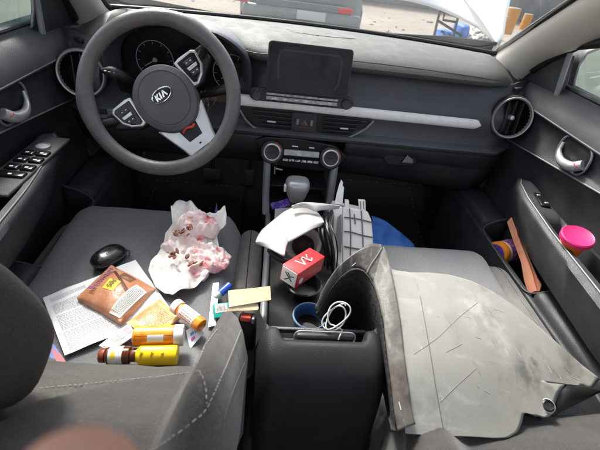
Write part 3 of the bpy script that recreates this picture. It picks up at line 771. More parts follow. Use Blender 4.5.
# bin frame + armrest lid
AF = P(262,330,z=.55)
bm = NB()
def ringbox(bm, x0, x1, y0, y1, z, w, h):
    for (cx_, cy_, sx, sy) in (((x0+x1)/2,y0,x1-x0,w),((x0+x1)/2,y1,x1-x0,w),(x0,(y0+y1)/2,w,y1-y0-w),(x1,(y0+y1)/2,w,y1-y0-w)):
        rbox(bm, V((cx_,cy_,z)), (sx,sy,h), .003)
ringbox(bm, -.096, .104, -.70, -.645, .515, .008, .012); part('bin_frame', bm, MT['fascia'], cs)
bm = NB(); rbox(bm, V((.006,-.672,.47)), (.196,.054,.05), .006); part('bin_floor', bm, MT['black'], cs)
bm = NB(); rbox(bm, V((.010,-.735,.30)), (.20,.10,.36), .02); part('armrest_box', bm, MT['black'], cs)
ap = spline([V((0,y,z)) for y, z in ((-.674,.540),(-.677,.560),(-.690,.5735),(-.715,.574),(-.742,.563),(-.766,.540),(-.783,.500),(-.795,.44),(-.803,.34),(-.806,.20))], 60)
top, bot = [], []
for i, p in enumerate(ap):
    s = i/59; tg = (ap[min(i+1,59)]-ap[max(i-1,0)]).normalized(); nm = V((0,-tg.z,tg.y)); nm = -nm if nm.dot(V((0,-.5,.8))) < 0 else nm; rt, rb = [], []
    for j in range(45):
        a = (j/44-.5)*2; hw = .1175-.006*s; q = superw(a, 1, .74)
        scoop = sm((.70-abs(a))/.10)*sm((.42-s)/.24)
        rt.append(V((.008+a*hw,-.022*scoop,-.004*scoop))+p-nm*(.034*q**2.2)); rb.append(V((.008+a*hw*.97, min(p.y+.05,-.69), min(p.z-.03, .51))))
    top.append(rt); bot.append(rb)
MT['arm'] = mat('worn grained armrest', (.014,.014,.015), .5, spec=.3, bump=[('v',950,.5,.0007),('n',2600,.2,.0003)], tint=[(7,(.026,.025,.024),.5,.75,6),(90,(.05,.048,.045),.68,.8,4)], rvar=(12,.42,.62))
bm = NB(); shell(bm, top, bot); lid = part('armrest_lid', bm, MT['arm'], cs, angle=60)
bm = NB(); rbox(bm, P(325,337.5,z=.552), (.108,.022,.018), .007, (R_(-30),0,0)); part('latch_slot', bm, MT['black'], lid)
bm = NB()
o = P(325,337.5,z=.563); tube(bm, [o+V((x,y*.4,y*.9)) for x, y in rpoly(.108,.022,.0105,5)], .0016, 6, closed=True); part('latch_rim', bm, MT['greyp'], lid)

# ================================================================== doors
MT['dpad'] = mat('door top plastic', (.062,.063,.067), .5, spec=.35, bump=LEATH, tint=[(8,(.09,.09,.088),.5,.75,6)], rvar=(12,.42,.6))
MT['dark2'] = mat('door card plastic', (.027,.028,.031), .5, bump=LEATH, tint=[(9,(.045,.044,.044),.5,.75,6)], rvar=(14,.4,.62))
def door(s, label, dy, dz):
    D = thing('car_door', label, 'car door', (s*.70,-.5,.10), 'front doors')
    Y = [.24,.18,.12,.05,-.05,-.2,-.35,-.5,-.7,-.95,-1.25]
    def lo(y): return .672 - .115*y
    def sec(y):
        k = .02*max(0,(y)/.24); 
        return [(.80,.862),(.752,.862),(.746,.850),(.738,.846),(.715,.838),(.697,.812),(.690,.790),(.690,.783),(.698,.779),(.703,.76),(.706,.74),(.703,.72),(.694,lo(y)+.006),(.690,lo(y)),(.694,lo(y)-.006),(.706,lo(y)-.03),(.712,.60),(.712,.50),(.705,.44),(.70,.10)]
    rows = [[V((s*x, y, z)) for x, z in sec(y)] for y in Y]
    split = 7
    bm = NB(); grid(bm, [r[:8] for r in rows]); part('upper_pad', bm, MT['dpad'], D, thick=.004, angle=50)
    bm = NB(); grid(bm, [[V((s*(x-.0005),r_[0].y,z)) for x, z in sec(r_[0].y)[7:]] for r_ in rows]); part('door_card', bm, MT['dark2'], D, thick=.004, angle=50)
    for zz, xx in ((.7865,.6885),):
        bm = NB(); tube(bm, [V((s*xx,y,zz)) for y in Y], .0022, 6); part('card_line', bm, MT['greyp'], D)
    bm = NB(); tube(bm, [V((s*.6885,y,lo(y))) for y in Y], .0020, 6); part('card_line', bm, MT['greyp'], D)
    bm = NB(); rows_ = []
    # glass and channel
    bm = NB(); grid(bm, [[V((s*(.757-.10*k/5),y,.86+.40*k/5)) for k in range(6)] for y in (.035,-.3,-.7,-1.2)]); part('window_glass', bm, MT['glass'], D)
    bm = NB(); tube(bm, [V((s*.752,y,.864)) for y in Y], .006, 8); part('window_seal', bm, MT['black'], D)
    # corner patch and front channel
    if s > 0: q = [P(514,93,x=.715),P(556,96,x=.725),P(566,54,x=.715),P(548,62,x=.712),P(530,72,x=.712)]
    else: q = [P(82,40,x=-.715),P(45,42,x=-.725),P(38,-6,x=-.715),P(64,-2,x=-.712),P(76,22,x=-.712)]
    bm = NB(); a = [bm.verts.new(p) for p in q]; b = [bm.verts.new(p+V((s*.03,0,0))) for p in q]; n = len(q)
    bm.faces.new(a); bm.faces.new(b)
    for i in range(n): bm.faces.new((a[i],a[(i+1)%n],b[(i+1)%n],b[i]))
    part('mirror_patch', bm, MT['dark2'], D, smooth=False, bevel=.004)
    bm = NB(); tube(bm, [q[1]+V((0,-.006,-.02)), q[2]+V((0,-.006,.04)), q[2]+V((-s*.03,-.05,.20))], .008, 8); part('window_channel', bm, MT['greyp'], D)
    # door frame seal along the top of the window
    bm = NB(); tube(bm, [q[4]+V((0,-.01,.01)), q[3]+V((0,-.01,.015)), q[2]+V((0,-.03,.03)), (P(604,42,x=.70) if s > 0 else P(42,-40,x=-.70)), V((s*.66,-.45,1.17)), V((s*.63,-.9,1.22))], .014, 10); part('frame_seal', bm, MT['black'], D)
    # armrest
    za = .622+dz
    def xi(y): return lerp_list([(-1.2,.545),(-.65,.548),(-.405,.572),(-.25,.598),(-.17,.620),(-.125,.648),(-.105,.664)], y-dy)
    def xo(y): return lerp_list([(-1.2,.655),(-.65,.650),(-.405,.652),(-.25,.672),(-.17,.684),(-.125,.680),(-.105,.668)], y-dy)
    top, bot = [], []; YY = [-.105-.004*k for k in range(12)]+[-.155-.022*k for k in range(46)]
    for y in [q+dy for q in YY]:
        a_, b_ = xi(y), xo(y); rt, rb = [], []; tip = sm((-.105+dy-y)/.05)
        for t in [k/16 for k in range(17)]:
            x = b_+(a_-b_)*t; z = za - .012*(1-tip) - .012*max(0,(t-.82)/.18)**2 - .006*max(0,(.15-t)/.15)**2
            if y-dy < -.345 and .05 < t < .66: z -= .075*sm((-.345-y+dy)/.03)
            rt.append(V((s*x, y, z))); rb.append(V((s*(.706+(min(.655,a_+.045)-.706)*t), y-.004, za-.13+.05*(1-tip))))
        top.append([V((s*.708,y,za-.035))]+rt); bot.append([V((s*.708,y,za-.14))]+rb)
    bm = NB(); shell(bm, top, bot); ar = part('armrest', bm, MT['dark2'], D, angle=60)
    bm = NB(); tube(bm, [V((s*(xi(y)+.013), y, za+.0012-.012*(1-sm((-.105+dy-y)/.05)))) for y in [-.13+dy-.02*k for k in range(46)]], .0017, 6); part('armrest_edge', bm, MT['greyp'], ar)
    # lower panel with pocket
    zl = .447
    bm = NB(); rbox(bm, V((s*.607,-.55,.265)), (.018,1.40,.335), .006); rbox(bm, V((s*.655,.02,.30)), (.095,.30,.32), .02); rbox(bm, V((s*.655,-.90,.30)), (.095,.93,.32), .02); rbox(bm, V((s*.655,-.3,.16)), (.095,.4,.02), .004)
    mp_ = part('map_pocket', bm, MT['dark2'], D)
    bm = NB(); tube(bm, spline([V((s*.690,-.125,.470)), V((s*.640,-.128,.452)), V((s*.604,-.150,.436)), V((s*.598,-.25,.434)), V((s*.598,-.38,.434)), V((s*.606,-.430,.438)), V((s*.650,-.438,.455)), V((s*.690,-.440,.470))], 40), .0026, 8); part('pocket_rim', bm, MT['dpad'], mp_)
    # handle
    hc = (P(10,103,x=-.697) if s < 0 else P(575,155,x=.697))
    ex = V((0,-1,0)); ey = V((0,0,1)); ez = V((-s,0,0))
    bm = NB(); prism(bm, rpoly(.120,.075,.03,6), hc, ex, ey, ez, .004); hp = part('handle_cup', bm, MT['black'], D, smooth=False, bevel=.002)
    bm = NB(); tube(bm, [hc+ex*x+ey*y+ez*.005 for x, y in rpoly(.122,.077,.031,6)], .003, 8, closed=True); part('cup_rim', bm, MT['greyp'], hp)
    bm = NB(); pp = spline([hc+ex*-.052+ey*.012+ez*.006, hc+ex*-.042+ey*-.012+ez*.012, hc+ex*-.010+ey*-.024+ez*.020, hc+ex*.030+ey*-.020+ez*.020, hc+ex*.052+ey*-.004+ez*.010], 22)
    tube(bm, pp, .01, 12, radii=[.0045+.0085*sm(i/16) for i in range(22)]); part('handle', bm, mat('satin door handle', (.42,.42,.43), .35, .55, rvar=(30,.28,.45)), hp)
    bm = NB(); rbox(bm, hc+ex*.046+ey*-.008+ez*.026, (.004,.013,.003), .001, M4.Rotation(R_(20),3,'X')); part('lock_mark', bm, mat('red lock mark', (.6,.06,.05), .4), hp)
    # switches
    if s > 0:
        c = P(542,200,z=za+.003); bm = NB(); rbox(bm, c, (.026,.070,.006), .003, (0,0,R_(-14))); sp = part('window_switch', bm, MT['gloss'], D)
        for k in (-1,1):
            bm = NB(); rbox(bm, c+V((0,k*.02,.0035)), (.010,.006,.002), .0008); part('switch_print', bm, MT['silver'], sp)
    else:
        zs = za+.004; e0, e1 = P(44,147,z=zs), P(12,174,z=zs); dr_ = (e1-e0).normalized(); cr_ = V((0,0,1)).cross(dr_); fm = M4((cr_, -dr_, V((0,0,1)))).transposed()
        bm = NB(); rbox(bm, (e0+e1)/2+V((0,0,-.003))+dr_*.012, (.072,.27,.008), .012, fm); sp = part('switch_plate', bm, MT['dark2'], D)
        for (u, v, n_) in ((36,153.5,2),(29,160,2),(20.5,167.5,2),(11.5,174.5,1)):
            cc_ = P(u, v, z=zs+.002)
            for e in ((-1,1) if n_ == 2 else (0,)):
                bm = NB(); rbox(bm, cc_+cr_*(e*.0155), (.027 if n_ == 2 else .055,.022,.008), .003, fm); sk = part('window_switch', bm, MT['gloss'], sp)
                bm = NB(); rbox(bm, cc_+cr_*(e*.0155)+V((0,0,.0044))+dr_*.004, (.007,.005,.0012), .0005, fm); part('switch_print', bm, MT['icon'], sp)
        bm = NB(); lathe(bm, [(.0165,0),(.0155,.005),(.013,.006),(.011,.004),(.0001,.004)], P(43.5,147.5,z=zs+.001), V((0,0,1)), 24, caps=False); part('mirror_dial', bm, MT['greyp'], sp)
    # wing mirror outside
    if s > 0: g = [P(u,v,y=.03) for u, v in ((573,95),(575,80),(579,66),(587,54),(602,48),(660,40),(668,112),(640,112),(600,103),(580,99))]
    else: g = [P(u,v,y=.03) for u, v in ((-60,-20),(30,-20),(32,8),(31,25),(25,30),(-40,34),(-60,26))]
    ctr = sum(g, V())/len(g)
    bm = NB(); o1 = [ctr+(p-ctr)*1.10 for p in g]; rr = [[p+V((0,-.008,0)) for p in [ctr+(p-ctr)*1.03 for p in g]], [p+V((0,-.010,0)) for p in o1], [p+V((0,.03,0)) for p in o1], [ctr+(p-ctr)*.8+V((0,.11,0)) for p in o1], [ctr+(p-ctr)*.2+V((0,.14,0)) for p in o1]]
    grid(bm, rr, cv=True); mh = part('wing_mirror', bm, mat('mirror housing', (.16,.165,.17), .35), D, angle=80)
    bm = NB(); bm.faces.new([bm.verts.new(p) for p in [ctr+(p-ctr)*1.0+V((0,-.004,0)) for p in g]]); part('mirror_glass', bm, MT['mirror'], mh, smooth=False)
    bm = NB(); tube(bm, [V((s*.76,.10,.85)), V((s*.84,.09,.84)), ctr+V((0,.05,-.07))], .025, 10); part('mirror_arm', bm, MT['black'], mh)
    return D
MT['mirror'] = mat('teal tinted mirror', (.50,.66,.64), .04, 1)
dL = door(-1, 'dark driver door with window switches on the armrest', -.03, .030)
dR = door(1, 'dark passenger door with jar and orange sheet in its map pocket', 0, 0)
# ================================================================== loose things in the car
bvs = bvh_of(cu_d, lb_d, br_d)
def onseat(u, v, lift=0):
    return hit(bvs, u, v, lift) or P(u, v, z=.465+lift)
def crease(p, seed, f=1.0):
    q = V((p.x*f, p.y*f, p.z*f+seed)); s = 0; a = 1
    for k in range(4): s += a*(1-2*abs(noise.noise(q))); q = q*2.1; a *= .55
    return s
def quadgrid(pts, n, m, fn):
    a, b, c, d = pts; rows = []
    for i in range(n+1):
        s = i/n; rows.append([fn((a*(1-s)+b*s)*(1-t/m)+(d*(1-s)+c*s)*(t/m), s, t/m) for t in range(m+1)])
    return rows
def card(name, label, cat, pts, m, thick=.0012, wob=.003, group=None, n=10, seed=1.0, lift=.001, bulge=0, par=None):
    rows = quadgrid(pts, n, n, lambda p, s, t: p + V((0,0,lift + wob*(1+noise.noise(V((p.x*22,p.y*22,seed)))) + bulge*(math.sin(math.pi*s)*math.sin(math.pi*t))**.6)))
    bm = NB(); shell(bm, rows, [[p-V((0,0,thick)) for p in r] for r in rows])
    ctr = sum(pts, V())/4
    if par is not None: return part(name, bm, m, par, angle=60), rows
    o = part(name, bm, m, None, loc=tuple(ctr), angle=60); tag(o, label, cat, group); return o, rows
def on_rows(rows, s, t, lift=0):
    n = len(rows)-1; k = len(rows[0])-1
    i = min(int(s*n), n-1); j = min(int(t*k), k-1); f, g = s*n-i, t*k-j
    p = (rows[i][j]*(1-f)+rows[i+1][j]*f)*(1-g)+(rows[i][j+1]*(1-f)+rows[i+1][j+1]*f)*g
    nn = (rows[i+1][j]-rows[i][j]).cross(rows[i][j+1]-rows[i][j]).normalized()
    if nn.z < 0: nn = -nn
    return p+nn*lift
def patch(bm, rows, poly, lift, sub=6):
    """a print that lies on the surface: quad poly in (s, t)"""
    a,b,c,d = [V((x,y)) for x,y in poly]
    g = []
    for i in range(sub+1):
        f = i/sub; g.append([on_rows(rows, *(((a*(1-f)+b*f)*(1-h/sub)+(d*(1-f)+c*f)*(h/sub))), lift=lift) for h in range(sub+1)])
    grid(bm, g)
INK = mat('grey print', (.16,.16,.17), .8)
PAPER = mat('printed office paper', (.74,.745,.75), .7, tint=[(9,(.68,.685,.70),.5,.8,4)])

# --- printed letter
c4 = [onseat(44,301,.002), onseat(136,263,.002), onseat(173,314,.002), onseat(66,359,.002)]
pz = sum(p.z for p in c4)/4
lt, rows = card('letter', 'white printed letter sheet spread flat on the driver seat under the snack packets', 'paper', c4, PAPER, .0008, .004, n=16, seed=2.2, lift=.004)
bm = NB()
INKL = mat('fine grey print', (.40,.40,.42), .8)
for k in range(38):
    t = .08+.0235*k
    if k in (3,4,13,25): continue
    s = .05
    end = .66 if k > 4 else .40
    if k in (12,24,33): end = .4
    while s < end:
        w_ = random.uniform(.008,.030); patch(bm, rows, [(s,t),(min(s+w_,end),t),(min(s+w_,end),t+.0085),(s,t+.0085)], .0006, 1); s += w_+.006
part('print', bm, INKL, lt, smooth=False)
# corner of a red and blue leaflet below the letter
cl4 = [P(46,338,z=.462),P(55,346,z=.462),P(66,362,z=.462),P(44,364,z=.462)]
lf, rows = card('leaflet', 'blue and red leaflet corner poking out below the letter beside the headrest', 'leaflet', cl4, mat('blue leaflet print', (.06,.14,.45), .4), .001, .001, lift=0)
bm = NB(); patch(bm, rows, [(.45,.3),(1,.55),(1,1),(.6,1)], .0006, 3); part('leaflet_band', bm, mat('red leaflet print', (.6,.05,.08), .4), lf)

# --- snack packets
SN = mat('glossy caramel wrapper', (.50,.22,.115), .28, tint=[(24,(.60,.32,.19),.45,.65,3)], bump=[('n',60,.5,.004)])
c4 = [onseat(79,305,.006), onseat(113,271.5,.008), onseat(156,295,.006), onseat(122,329,.006)]
pk, rows = card('snack_packet', 'caramel brown snack packet with purple lettering lying on the letter', 'packet', c4, SN, .012, .003, n=24, seed=5.1, lift=.012, bulge=.022, group='snack packets')
PUR = mat('purple print', (.22,.05,.22), .35); YEL = mat('yellow price print', (.85,.60,.03), .4)
bm = NB(); patch(bm, rows, [(.10,.30),(.30,.28),(.32,.56),(.12,.58)], .0009); fy = part('price_flash', bm, YEL, pk) if False else None; bm.free() if fy is None else None
bm = NB(); patch(bm, rows, [(.34,.34),(.60,.31),(.63,.54),(.36,.58)], .0009); part('price_flash', bm, YEL, pk)
def prtext(s, s0, t0, s1, t1, size, name, m, par, rows, lift=.0016):
    a, b = on_rows(rows, s0, t0), on_rows(rows, s1, t1); mid = on_rows(rows, (s0+s1)/2, (t0+t1)/2)
    ex = (b-a).normalized(); nn = (on_rows(rows,(s0+s1)/2,min(1,(t0+t1)/2+.08))-mid); nn = -nn; ez = ex.cross(nn).normalized()
    if ez.z < 0: ez = -ez
    ey = ez.cross(ex)
    return text(s, size, mid+ez*lift, ex, ey, name, m, par, italic=.2)
prtext('Brownies', .16, .20, .84, .17, .0195, 'lettering', mat('lilac outline print', (.75,.60,.72), .4), pk, rows, .0030)
prtext('Brownies', .16, .20, .84, .17, .0190, 'lettering', PUR, pk, rows, .0036)
prtext('50¢', .38, .45, .60, .42, .017, 'lettering', mat('black print', (.05,.03,.02), .4), pk, rows, .003)
bm = NB(); patch(bm, rows, [(.80,.22),(.86,.22),(.50,.86),(.42,.84)], .0008); part('brown_ribbon', bm, mat('brown print', (.12,.045,.03), .3), pk)
bm = NB(); patch(bm, rows, [(.72,.40),(.90,.40),(.90,.66),(.72,.66)], .0008); part('biscuit_print', bm, mat('chocolate print', (.20,.085,.05), .4, tint=[(90,(.35,.18,.1),.5,.6,3)]), pk)
bm = NB(); patch(bm, rows, [(.03,.74),(.04,.96),(.80,.96),(.78,.76)], .0009); wl = part('nutrition_label', bm, MT['white'], pk)
bm = NB()
for k in range(9):
    t = .780+.0185*k; s = .08
    while s < .72: w_ = random.uniform(.012,.05); patch(bm, rows, [(s,t),(s+w_,t),(s+w_,t+.0065),(s,t+.0065)], .0014, 1); s += w_+.010
part('label_print', bm, INK, pk, smooth=False)
c4 = [onseat(127,327,.003), onseat(160,302,.004), onseat(181,322,.004), onseat(150,342,.003)]
p2, rows = card('snack_packet', 'flat tan snack packet with fine brown print tucked under the orange pill bottle', 'packet', c4, mat('tan wrapper', (.55,.33,.13), .35, tint=[(40,(.66,.46,.22),.45,.65,3)], bump=[('n',70,.5,.003)]), .006, .003, n=14, seed=8.4, lift=.006, bulge=.006, group='snack packets')
bm = NB()
for k in range(15):
    t = .10+.054*k; s = .18
    while s < .82: w_ = random.uniform(.012,.06); patch(bm, rows, [(s,t),(s+w_,t),(s+w_,t+.014),(s,t+.014)], .0009, 1); s += w_+.015
part('wrapper_print', bm, mat('brown small print', (.22,.10,.03), .5), p2, smooth=False)
# clear sachet with coloured tabs
c4 = [onseat(100,350,.004), onseat(130,328,.004), onseat(137,340,.006), onseat(112,356,.004)]
sc_, rows = card('sachet', 'pale sachet with small pink, green and black marks leaning behind the amber bottle', 'sachet', c4, mat('pale pink foil', (.70,.58,.55), .25, bump=[('n',90,.6,.003)]), .003, .002, n=8, seed=3.3, lift=.008)
for (s, t, w_, col) in ((.86,.35,.10,(.75,.05,.12)),(.60,.40,.10,(.10,.10,.10)),(.40,.30,.09,(.45,.45,.12)),(.14,.45,.11,(.25,.5,.5))):
    bm = NB(); patch(bm, rows, [(s-w_,t-.2),(s+w_*.6,t-.15),(s+w_,t+.3),(s-w_*.6,t+.3)], .001, 3); part('colour_mark', bm, mat('sachet mark', col, .4), sc_)

# --- bottles
def bottle(name, label, cat, a, b, r, body, cap, capr, capl, lab=None, group=None, neck=None, ribs=True, labm=None, halo=None):
    """lying bottle from base a to cap end b"""
    ax = (b-a).normalized(); L_ = (b-a).length; bl = L_-capl
    o = thing(name, label, cat, a-V((0,0,r)), group); fr_ = frame(ax)
    bm = NB()
    prof = [(.0001,0),(r*.88,0),(r*.97,r*.06),(r,r*.16),(r,bl*.86),(r*.97,bl*.92)] + ([(neck,bl*.98),(neck,bl)] if neck else [(r*.93,bl)])
    lathe(bm, prof, a, ax, 32, caps=False); part('bottle_body', bm, body, o, angle=60)
    if cap:
        rows_ = []; n = 48
        for q, h in ((.92,0),(1,.04),(1,.90),(.93,1),(.0001,1)):
            rows_.append([a+ax*(bl+capl*h*.999) + fr_@V(((capr*q*(1+(.025 if ribs and k%2 else 0)))*math.cos(2*math.pi*k/n), (capr*q*(1+(.025 if ribs and k%2 else 0)))*math.sin(2*math.pi*k/n), 0)) for k in range(n)])
        bm = NB(); grid(bm, rows_, cv=True); part('cap', bm, cap, o, angle=50)
    if lab:
        h0, h1, a0, a1 = lab; rows_ = []
        for i in range(2):
            h = L_*(h0 if i == 0 else h1); rows_.append([a+ax*h+fr_@V(((r+.0006)*math.cos(a0+(a1-a0)*k/20),(r+.0006)*math.sin(a0+(a1-a0)*k/20),0)) for k in range(21)])
        bm = NB(); grid(bm, rows_); lb = part('label', bm, labm or MT['white'], o)
    return o, fr_, ax, L_
def up_angle(fr_):
    d = (CAM - V((-.3,-.65,.48))).normalized(); l = fr_.transposed() @ d; return math.atan2(l.y, l.x)
OR = mat('translucent orange plastic', (.85,.23,.015), .22, coat=.4, tint=[(60,(.92,.36,.03),.4,.7,3)])
AMB = mat('amber brown glass', (.10,.025,.008), .12, coat=.5)
YLW = mat('yellow bottle label', (.85,.58,.01), .35)
GRP = 'medicine bottles on the driver seat'
b, a = P(175,305,z=.492), P(202,326,z=.488)
o, fr_, ax, L_ = bottle('pill_bottle', 'orange pill bottle with white cap and label leaning by the cushion edge', 'pill bottle', a, b, .0145, OR, MT['white'], .0150, .014, (.22,.74,0,0), GRP) if False else bottle('pill_bottle', 'slim orange pill bottle with white label lying apart towards the seat edge', 'pill bottle', a, b, .0140, OR, MT['white'], .0148, .015, None, GRP)
ua = up_angle(fr_)
def addlabel(o, a, ax, fr_, L_, r, h0, h1, span, m, name='label', off=0):
    ua = up_angle(fr_)+off; rows_ = []
    for i in range(6):
        h = L_*(h0+(h1-h0)*i/5); rows_.append([a+ax*h+fr_@V(((r+.0005)*math.cos(ua-span+2*span*k/20),(r+.0005)*math.sin(ua-span+2*span*k/20),0)) for k in range(21)])
    bm = NB(); grid(bm, rows_); return part(name, bm, m, o), rows_
LABM = mat('pinkish label paper', (.78,.66,.62), .55, tint=[(70,(.70,.55,.5),.5,.7,3)])
_, rr = addlabel(o, a, ax, fr_, L_, .0140, .20, .72, 1.7, LABM)
bm = NB()
for k in range(6):
    s = .12
    while s < .8: w_ = random.uniform(.06,.18); patch(bm, rr, [(s,.2+.1*k),(s+w_,.2+.1*k),(s+w_,.23+.1*k),(s,.23+.1*k)], .0003, 1); s += w_+.05
part('label_print', bm, INK, o, smooth=False)
a, b = P(134,336.5,z=.503), P(184,335,z=.503)
o, fr_, ax, L_ = bottle('pill_bottle', 'fat orange pill bottle with ribbed white cap lying on the yellow bottle', 'pill bottle', a, b, .0185, OR, MT['white'], .0190, .017, None, GRP)
_, rr = addlabel(o, a, ax, fr_, L_, .0185, .30, .62, .35, MT['white'], 'syringe_print', .25)
_, r2 = addlabel(o, a, ax, fr_, L_, .0185, .04, .80, .85, mat('orange label', (.88,.30,.03), .4, tint=[(120,(.75,.20,.02),.5,.6,2)]), 'label', -.9)
a, b = P(131,355,z=.488), P(178,354.5,z=.488)
o, fr_, ax, L_ = bottle('medicine_bottle', 'bright yellow round bottle with dark brown neck end lying by the backrest', 'bottle', b, a, .0180, YLW, AMB, .0120, .010, None, GRP, neck=.012, ribs=False)
ua = up_angle(fr_)
ez = (fr_@V((math.cos(ua),math.sin(ua),0))); 
for h, s_ in ((.30,'Vit'),(.52,'Viva'),(.74,'Vital')):
    c0 = b+ax*(L_*h)+ez*.0183; ex = ez.cross(ax).normalized()
    text(s_, .008, c0, -ex if ex.z > 0 else ex, (ez.cross(-ex if ex.z > 0 else ex)), 'lettering', mat('brown ink', (.30,.16,.02), .5), o)
a, b = P(100,355.5,z=.485), P(131,355,z=.487)
o, fr_, ax, L_ = bottle('medicine_bottle', 'small amber glass bottle with white label at the end of the row', 'bottle', b, a, .0155, AMB, mat('brown red cap', (.22,.05,.02), .35), .0125, .010, None, GRP, neck=.011)
_, rr = addlabel(o, b, ax, fr_, L_, .0155, .22, .66, 1.5, MT['white'])
bm = NB(); patch(bm, rr, [(.5,.38),(.8,.38),(.8,.62),(.5,.62)], .0004, 3); part('label_flash', bm, YEL, o)
# blister card beside the slim bottle
c4 = [P(186,331,z=.465),P(196,325,z=.475),P(204,333,z=.475),P(190,350,z=.455)]
bc, rows = card('pill_card', 'small white and blue pill card wedged below the slim orange bottle', 'pill card', c4, mat('pale blue card', (.72,.78,.86), .35), .002, .001, n=6)
for (s,t,c_) in ((.4,.4,(.05,.25,.65)),(.35,.7,(.55,.10,.35)),(.75,.45,(.10,.35,.75))):
    bm = NB(); patch(bm, rows, [(s-.14,t-.10),(s+.14,t-.10),(s+.14,t+.08),(s-.14,t+.08)], .0006, 2); part('card_print', bm, mat('card print', c_, .4), bc)
# glossy black pouch
c = onseat(110,262); px_ = (P(128,250,z=c.z)-P(93,272,z=c.z)); L2 = px_.length
ex = px_.normalized(); ez = V((0,0,1)); ey = ez.cross(ex)
bm = NB(); rows = []
for (sc_k, zz) in ((.80,.002),(.96,.006),(1.0,.015),(1.0,.020),(.96,.026),(.80,.031),(.45,.0335),(.001,.034)):
    rows.append([c+V((0,0,0))+ex*(.040*sc_k*math.copysign(abs(math.cos(t))**.75,math.cos(t)))+ey*(.027*sc_k*math.copysign(abs(math.sin(t))**.8,math.sin(t)))+ez*zz for t in [2*math.pi*k/40 for k in range(40)]])
grid(bm, rows, cv=True)
pc = thing('case', 'glossy black pebble-shaped zip case lying on the driver seat above the letter', 'case', c)
part('case_shell', bm, mat('glossy black leather', (.010,.010,.012), .34, coat=.12, bump=[('n',55,.35,.003)], rvar=(30,.15,.4)), pc, angle=180)
bm = NB(); tube(bm, [c+ex*(.0405*math.copysign(abs(math.cos(t))**.75,math.cos(t)))+ey*(.0275*math.copysign(abs(math.sin(t))**.8,math.sin(t)))+ez*.018 for t in [2*math.pi*k/40 for k in range(40)]], .0018, 6, closed=True); part('zip', bm, MT['dark'], pc)
bm = NB(); tube(bm, spline([c+ex*.036+ey*-.008+ez*.018, c+ex*.041+ey*-.019+ez*.016, c+ex*.032+ey*-.029+ez*.012], 10), .0022, 6); part('zip_pull', bm, MT['black'], pc)

# --- stained paper bundle
outl = [(179.7,202),(189,205.5),(196,210),(202,215),(210,215),(217,218),(220.5,217),(225,208),(226.5,216),(226,228),(217,239),(219,251),(232,259),(227.5,265),(215,267),(205,281),(189,293),(172.7,297),(156,290.5),(149,275),(151.7,266),(163,249),(165.7,235),(172.7,226),(171,209)]
def bz(v): return .462 + .075*sm((262-v)/60)
pb = thing('food_wrapper', 'crumpled white paper smeared pink and red on the driver seat edge', 'wrapper', P(188,262,z=.45))
def crumple(p, seed, lam):
    rnd = random.Random(int(seed*100)); h = 0
    w = V((noise.noise(V((p.x*20,p.y*20,seed))), noise.noise(V((p.x*20,p.y*20,seed+9))), 0))*.012
    for k in range(7):
        a = rnd.uniform(0, math.pi); L_ = lam*rnd.uniform(.5,1.6)/(1+.25*k); x = ((p.x+w.x)*math.cos(a)+(p.y+w.y)*math.sin(a))/L_+rnd.random()
        h += abs((x % 1)-.5)*L_/lam*2
    return h/3.2-.45
def blob(outline, cen, zf, amp, fr_, seed, nr=26, edge=0, dome=.02, per=6):
    pts = []
    n = len(outline)
    for i in range(n):
        a, b_ = outline[i], outline[(i+1)%n]
        for k in range(per): pts.append((a[0]+(b_[0]-a[0])*k/per, a[1]+(b_[1]-a[1])*k/per))
    rows = []
    for r in range(nr+1):
        f = max(.001, r/nr); row = []
        for (u, v) in pts:
            uu, vv = cen[0]+(u-cen[0])*f, cen[1]+(v-cen[1])*f
            p = P(uu, vv, z=zf(vv)); h = dome*(1-f**2) + amp*crumple(V((p.x,p.y,0)), seed, fr_)*(1-.25*f**6) + edge*max(0,(f-.82)/.18)**1.5*(1+noise.noise(V((p.x*40,p.y*40,seed))))
            row.append(P(uu, vv, z=zf(vv)+h) if 0 else p+V((0,0,h)))
        rows.append(row)
    return rows
WPAP = mat('white greaseproof paper', (.74,.71,.67), .6, tint=[(16,(.74,.54,.51),.54,.70,3),(45,(.42,.12,.08),.70,.80,4)])
PINK = mat('pink soaked tissue', (.78,.67,.64), .5, tint=[(17,(.74,.40,.39),.46,.62,4),(31,(.66,.11,.10),.56,.68,4),(36,(.24,.08,.05),.62,.70,4)])
rows = blob(outl, (188,254), bz, .024, .055, 4.2, edge=.004, dome=.010, nr=40)
bm = NB(); grid(bm, rows, cv=True); part('outer_paper', bm, WPAP, pb, angle=10, thick=.0005)
for i, (cen, rr_, z_, sd) in enumerate((((197,226),(22,13),.034,1.7),((187,244),(26,13),.030,6.2),((206,256),(22,14),.036,9.9),((192,270),(18,9),.026,3.1),((215,262),(15,8),.03,12.1))):
    n = 22; ol = [(cen[0]+rr_[0]*(1+.28*noise.noise(V((math.cos(t)*1.7,math.sin(t)*1.7,sd))))*math.cos(t), cen[1]+rr_[1]*(1+.3*noise.noise(V((math.cos(t)*1.9,math.sin(t)*1.9,sd+5))))*math.sin(t)) for t in [2*math.pi*k/n for k in range(n)]]
    rows = blob(ol, cen, lambda v, z_=z_: bz(v)+z_-.022, .030, .050, sd, nr=34, edge=-.012, dome=.004, per=6)
    bm = NB(); grid(bm, rows, cv=True); part('stained_tissue', bm, PINK, pb, angle=10, thick=.0004)
